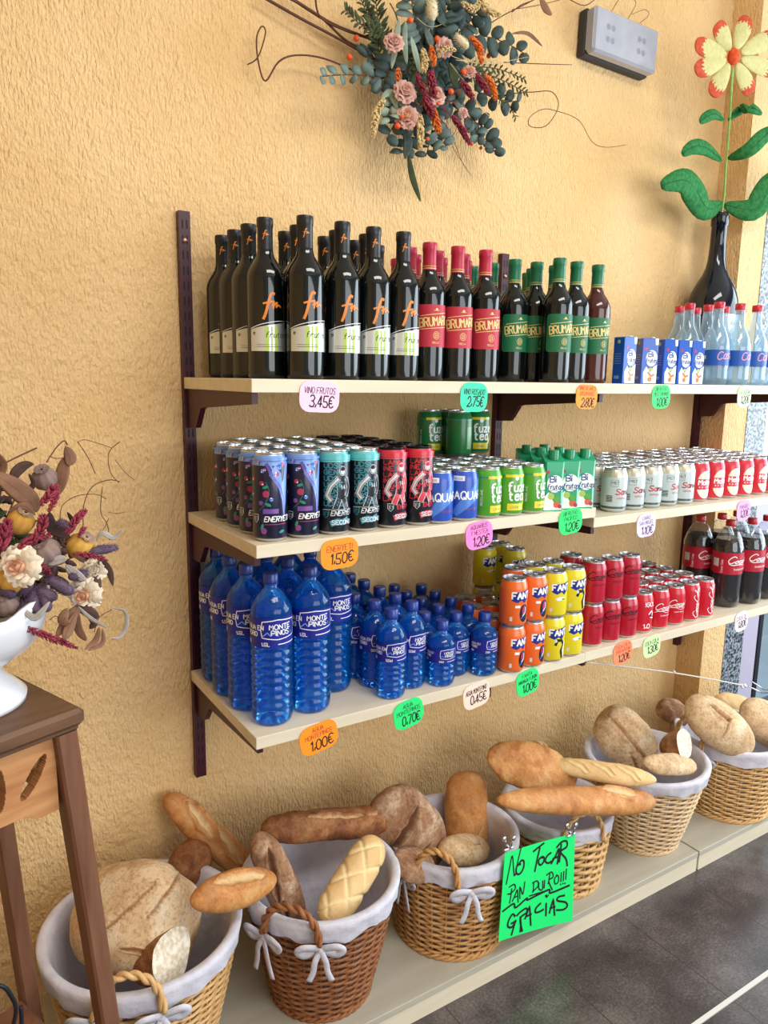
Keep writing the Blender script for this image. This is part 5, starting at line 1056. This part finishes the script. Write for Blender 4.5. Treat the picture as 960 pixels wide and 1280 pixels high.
def bouquet():
    o=VC+Vector((0,0,.13)); T=empty('dried_flower_bouquet',o); Y=-.5; S=random.Random(8)
    # hidden stems and dark filler sprigs reaching out of the vase
    for k in range(26):
        a=S.uniform(-.2,1.9); L=S.uniform(70,150); x0,y0=-30+S.uniform(-20,40),770; x1,y1=x0+L*sin(a)*.9,y0-L*abs(cos(a*.6))*1.2
        if x1>110: x1=100+S.uniform(-20,10)
        sprig(T,o,[(x0,y0),((x0+x1)/2+4,(y0+y1)/2-12),(x1,max(600,y1))],S.choice([lfd,lfd,lfb,fern]),Y+S.uniform(-.02,.10),.02,n=18,wpx=13,lpx=26,seed=k)
    for i,(x,y,r,m,m2,yy) in enumerate(((22,708,25,ivory,peach,-.585),(104,744,20,ivory,peach,-.56),(118,712,14,ivory,None,-.54),(-35,720,26,ivory,peach,-.56))): rose(T,o,x,y,r,m,yy,m2,i+3)
    for i,(x,y,r,m) in enumerate(((26,652,16,podm),(56,690,19,podg),(100,682,16,podm),(56,598,15,podg),(8,755,16,podg),(16,722,20,podm),(-30,660,20,podm))): pod(T,o,x,y,r,m,-.56 if i!=3 else -.5,seed=i)
    for i,(a,c,w_) in enumerate((((20,782),(38,748),19),((44,776),(40,736),20),((60,765),(52,735),18),((72,748),(44,738),17),((92,742),(58,722),18),((40,728),(24,742),16),((112,690),(146,684),14),((86,722),(108,716),16),((20,745),(2,735),18),((88,660),(72,652),14))): tail(T,o,(a,c),w_,pur,-.575,.01,seed=i)
    for i,(q,w_) in enumerate(((([(82,668),(95,650),(107,637)]),9),([(22,686),(40,674),(62,668)],11),([(40,680),(52,660),(54,644)],12),([(50,632),(62,618),(70,606)],11),([(92,694),(112,693),(134,701)],8),([(22,780),(60,796),(97,810)],9),([(0,690),(6,670),(10,650)],14),([(44,705),(52,708),(62,718)],9),([(98,672),(102,665),(106,660)],7),([(60,640),(68,626),(72,612)],8))): spike(T,o,q,w_,bur,-.58,.01,seed=i)
    for q,w_,m,yy in (([(-10,590),(14,606),(38,626),(46,640)],26,lfb,-.55),([(82,570),(78,592),(74,618)],19,lfb,-.5),([(82,558),(88,572),(86,582)],15,lfb,-.5),([(20,612),(18,594),(30,582),(42,580)],13,lfd,-.53),([(62,640),(66,660),(88,672)],16,lfd,-.55),([(24,600),(34,612),(42,604),(36,592)],10,lfd,-.54),
        ([(120,676),(128,666),(142,672),(153,662)],7,lfg,-.54),([(124,696),(136,712),(141,732)],9,lfd,-.54),([(124,700),(122,725),(125,750)],9,lfd,-.54),([(100,756),(88,772),(70,796)],15,lfb,-.56),([(96,758),(110,764),(124,772)],14,lfd,-.56),([(95,766),(86,786),(80,800)],13,lfb,-.57),([(98,766),(98,786),(108,801)],12,lfb,-.56),([(84,760),(78,776),(88,778)],14,lfb,-.57),([(112,786),(118,778),(110,770)],10,lfd,-.56),
        ([(124,784),(120,800),(106,812)],8,lfb,-.57),([(128,786),(128,804),(110,813)],6,lfb,-.57),([(98,758),(112,772),(134,785)],6,lfg,-.58),([(140,760),(156,764),(158,782),(150,796),(140,798)],6,lfg,-.56),([(82,706),(92,716),(108,726)],13,lfg,-.57),([(60,706),(72,700),(84,698)],12,lfg,-.575),([(28,760),(44,772),(62,752)],9,lfg,-.585),([(-10,562),(4,582),(-4,600)],16,lfb,-.52),([(10,640),(30,632),(44,644)],10,lfb,-.56),([(84,640),(92,655),(86,668)],8,lfd,-.55)): leaf(T,o,q,w_,m,yy,-.01)
    for q,r in (([(104,662),(105,630),(116,608),(136,600),(150,602)],.0007),([(75,650),(78,632),(96,620),(120,618),(133,624)],.0006),([(128,608),(126,640),(134,655),(137,675)],.0006),([(97,552),(110,572),(119,592)],.0007),([(97,553),(108,550),(140,560)],.0005),([(135,640),(156,640)],.0004),([(150,552),(136,566),(138,590),(149,604)],.0006),([(58,578),(70,560),(80,551),(84,556)],.0010),([(0,582),(24,570),(46,560)],.0012),([(144,575),(156,590),(168,600)],.0005),([(125,668),(136,648)],.0005),([(60,570),(80,572)],.0005),([(62,775),(70,770),(76,776)],.0006),([(118,790),(124,772),(140,762)],.0006)): 
        stem(T,o,q if len(q)>2 else [q[0],((q[0][0]+q[1][0])/2,(q[0][1]+q[1][1])/2+2),q[1]],r,twig,-.54,.02)
    tag(T,'dried bouquet of ivory roses, purple grasses and brown leaves in white vase','dried flowers')
bouquet()
def wreath():
    o=Vector((.60,-.01,2.20)); T=empty('dried_flower_wall_arrangement',o); s=.375
    X=lambda *p:[(300+x*s,y*s) for x,y in p]
    for q,r,r2 in ((X((60,-20),(200,60),(330,130),(450,200)),.0030,.0022),(X((150,-20),(290,70),(380,110),(470,140)),.0034,.0024),(X((120,-30),(260,50),(360,140),(450,170)),.0026,.002),(X((250,-20),(270,60),(370,110)),.0020,.0014),(X((25,215),(60,190),(85,110),(72,88),(55,130),(62,210),(85,270),(130,205),(190,184),(280,195),(390,240)),.0011,.0016),
        (X((800,100),(880,50),(960,10),(1050,-40)),.0012,.0008),(X((500,10),(520,50),(530,90)),.0012,.001),([(640,117),(667,115),(690,115),(698,133),(683,157),(663,158),(662,147),(677,137),(693,138),(723,150),(740,177),(757,184),(783,181)],.0011,.0005),([(759,25),(777,-4),(795,3),(783,28),(787,37),(810,20),(806,12),(790,18)],.0008,.0005),([(640,15),(652,6),(667,0),(690,-12)],.0012,.0008),([(713,0),(730,7),(743,0)],.0010,.0008),([(630,78),(680,80),(715,81)],.0012,.0006),([(640,12),(700,0)],.0008,.0006)):
        stem(T,o,q if len(q)>2 else [q[0],((q[0][0]+q[1][0])/2,(q[0][1]+q[1][1])/2+1),q[1]],r*1.25,twig,-.03,-.02,r2=r2*1.4,nm='curly_twig')
    S=random.Random(4)
    for k,(q,m,n,w_,l) in enumerate(((X((470,160),(430,60),(400,-10)),fern,22,6,16),(X((480,150),(460,60),(450,-20)),fern,22,6,18),(X((470,120),(400,80),(350,30)),fern,20,6,14),(X((480,220),(450,120),(430,40)),fern,22,6,16),(X((760,220),(860,230),(950,265)),fern,24,4,10),(X((780,240),(860,290),(920,395)),fern,26,4,10),(X((780,230),(880,270),(955,310)),fern,24,4,10),(X((760,250),(830,290),(880,350)),fern,24,4,10),
        (X((470,260),(400,250),(330,250),(270,255)),euc,11,12,15),(X((700,130),(800,120),(880,140),(950,180)),eucd,12,17,22),(X((560,300),(530,380),(490,460)),eucd,9,16,20),(X((620,340),(580,430),(545,510)),eucd,10,15,20),(X((640,350),(640,430),(620,520)),eucd,12,10,18),(X((680,330),(760,390),(820,430)),eucd,11,13,18),(X((690,340),(740,340),(790,440),(790,470)),euc,10,12,16),(X((640,400),(660,450),(690,490)),euc,8,12,16),
        (X((600,120),(580,60),(570,-20)),euc,12,14,22),(X((640,120),(680,50),(710,-20)),eucd,12,15,24),(X((680,150),(760,80),(800,20)),eucd,12,14,20),(X((820,470),(838,480),(850,510)),eucd,5,13,14),(X((520,200),(490,240),(470,300)),eucd,10,13,20),(X((780,300),(860,330),(930,340)),eucd,9,13,16),(X((560,180),(600,260),(620,330)),fern,16,8,18),(X((520,330),(500,360),(500,400)),sil,6,14,20))):
        sprig(T,o,q,m,-.07-.05*S.random(),-.03,n=n,wpx=w_*(1.3 if m in (euc,eucd) else 1),lpx=l*(1.25 if m in (euc,eucd) else 1),seed=k,round_=m in (euc,eucd) and k%3<2)
    for k in range(26):
        a=S.uniform(0,6.28); x=610+S.uniform(-60,60); y=220+S.uniform(-60,60); L=S.uniform(70,150); sprig(T,o,X((x,y),(x+L*.5*cos(a),y+L*.5*sin(a)+6),(x+L*cos(a),y+L*sin(a))),S.choice([fern,eucd,eucd,lfb]),-.05,-.03,n=12,wpx=13,lpx=26,seed=50+k)
    for q,w_,m in ((X((530,60),(520,140),(505,230)),9,sil),(X((552,70),(548,140),(556,215)),8,sil),(X((570,120),(585,180),(600,245)),9,sil),(X((560,510),(575,590),(602,672)),8,fern),(X((615,90),(632,130),(640,160)),9,euc),(X((700,210),(712,250),(718,290)),12,fern),(X((620,10),(630,50),(640,100)),13,euc),(X((665,30),(670,60),(700,90)),13,eucd),(X((720,0),(735,40),(740,90)),14,eucd),(X((580,270),(570,300),(590,340)),8,fern),(X((470,330),(500,310),(525,365)),10,sil),(X((540,420),(560,470),(550,530)),12,eucd),(X((1000,-10),(1020,30),(1040,50)),10,lfb),([(640,42),(660,42),(678,58)],5,lfb)): leaf(T,o,q,w_,m,-.13,-.01)
    for i,(x,y,r) in enumerate(((553,300,14),(555,385,14),(685,155,11),(652,312,13),(515,135,12),(765,235,8),(745,375,6))): rose(T,o,300+x*s,y*s,r,dust,-.16,peach if i%2 else dust,seed=i+20)
    for i,(q,w_,m) in enumerate(((X((635,232),(638,270),(648,325)),10,bur),(X((588,245),(600,275),(612,305)),8,bur),(X((612,312),(625,345),(640,385)),10,bur),(X((705,385),(740,430),(765,482)),8,bur),(X((738,268),(755,295),(778,328)),8,bur),(X((785,245),(805,275),(828,312)),8,bur),(X((645,360),(652,400),(664,442)),9,org_),(X((636,150),(642,185),(643,218)),8,org_),(X((765,122),(798,160),(806,212)),8,org_),(X((815,248),(842,285),(852,332)),8,org_),(X((527,226),(527,245),(526,265)),7,org_),(X((608,160),(616,200),(612,240)),9,straw),(X((482,330),(455,380),(442,460)),9,straw),(X((600,380),(602,430),(600,500)),8,straw),(X((720,170),(690,160),(660,190)),6,straw),(X((800,-10),(820,30),(870,50)),9,straw),(X((800,0),(780,30),(740,10)),8,straw))): spike(T,o,q,w_,m,-.17,-.01,seed=i)
    for i,(a,c,w_) in enumerate((((640,70),(640,0),16),((760,160),(720,120),13))): tail(T,o,X(a,c),w_,tailc,-.17,seed=i)
    for q in (X((640,360),(700,440),(740,540),(772,590)),X((660,340),(720,420),(705,480),(772,585)),X((690,330),(760,380),(720,450)),X((680,340),(690,420),(665,480))): stem(T,o,q,.0010,twr,-.15,.02,nm='red_stem',r2=.0004)
    for q in (X((740,260),(800,350),(858,418)),X((700,210),(760,290),(800,360),(860,410)),X((720,200),(840,210),(960,190)),X((590,60),(640,90),(720,60)),X((690,180),(780,210),(900,210))): stem(T,o,q,.0008,straw,-.15,.02,nm='straw_stem',r2=.0004)
    for i,(x,y) in enumerate(((567,67),(657,130),(745,240),(703,305),(525,420),(388,127),(365,190),(830,185),(803,493),(773,480),(625,463),(540,390),(870,325),(660,345),(800,5))):
        b=MB(); p=at(300+x*s,y*s,-.165 if 450<x<780 else -.08)-o; b.ball(p,.0068 if i<8 else .0045,berry,10,7); b.build('berry',T)
    tag(T,'large dried flower arrangement with dusty roses and eucalyptus on the wall','dried flowers')
wreath()
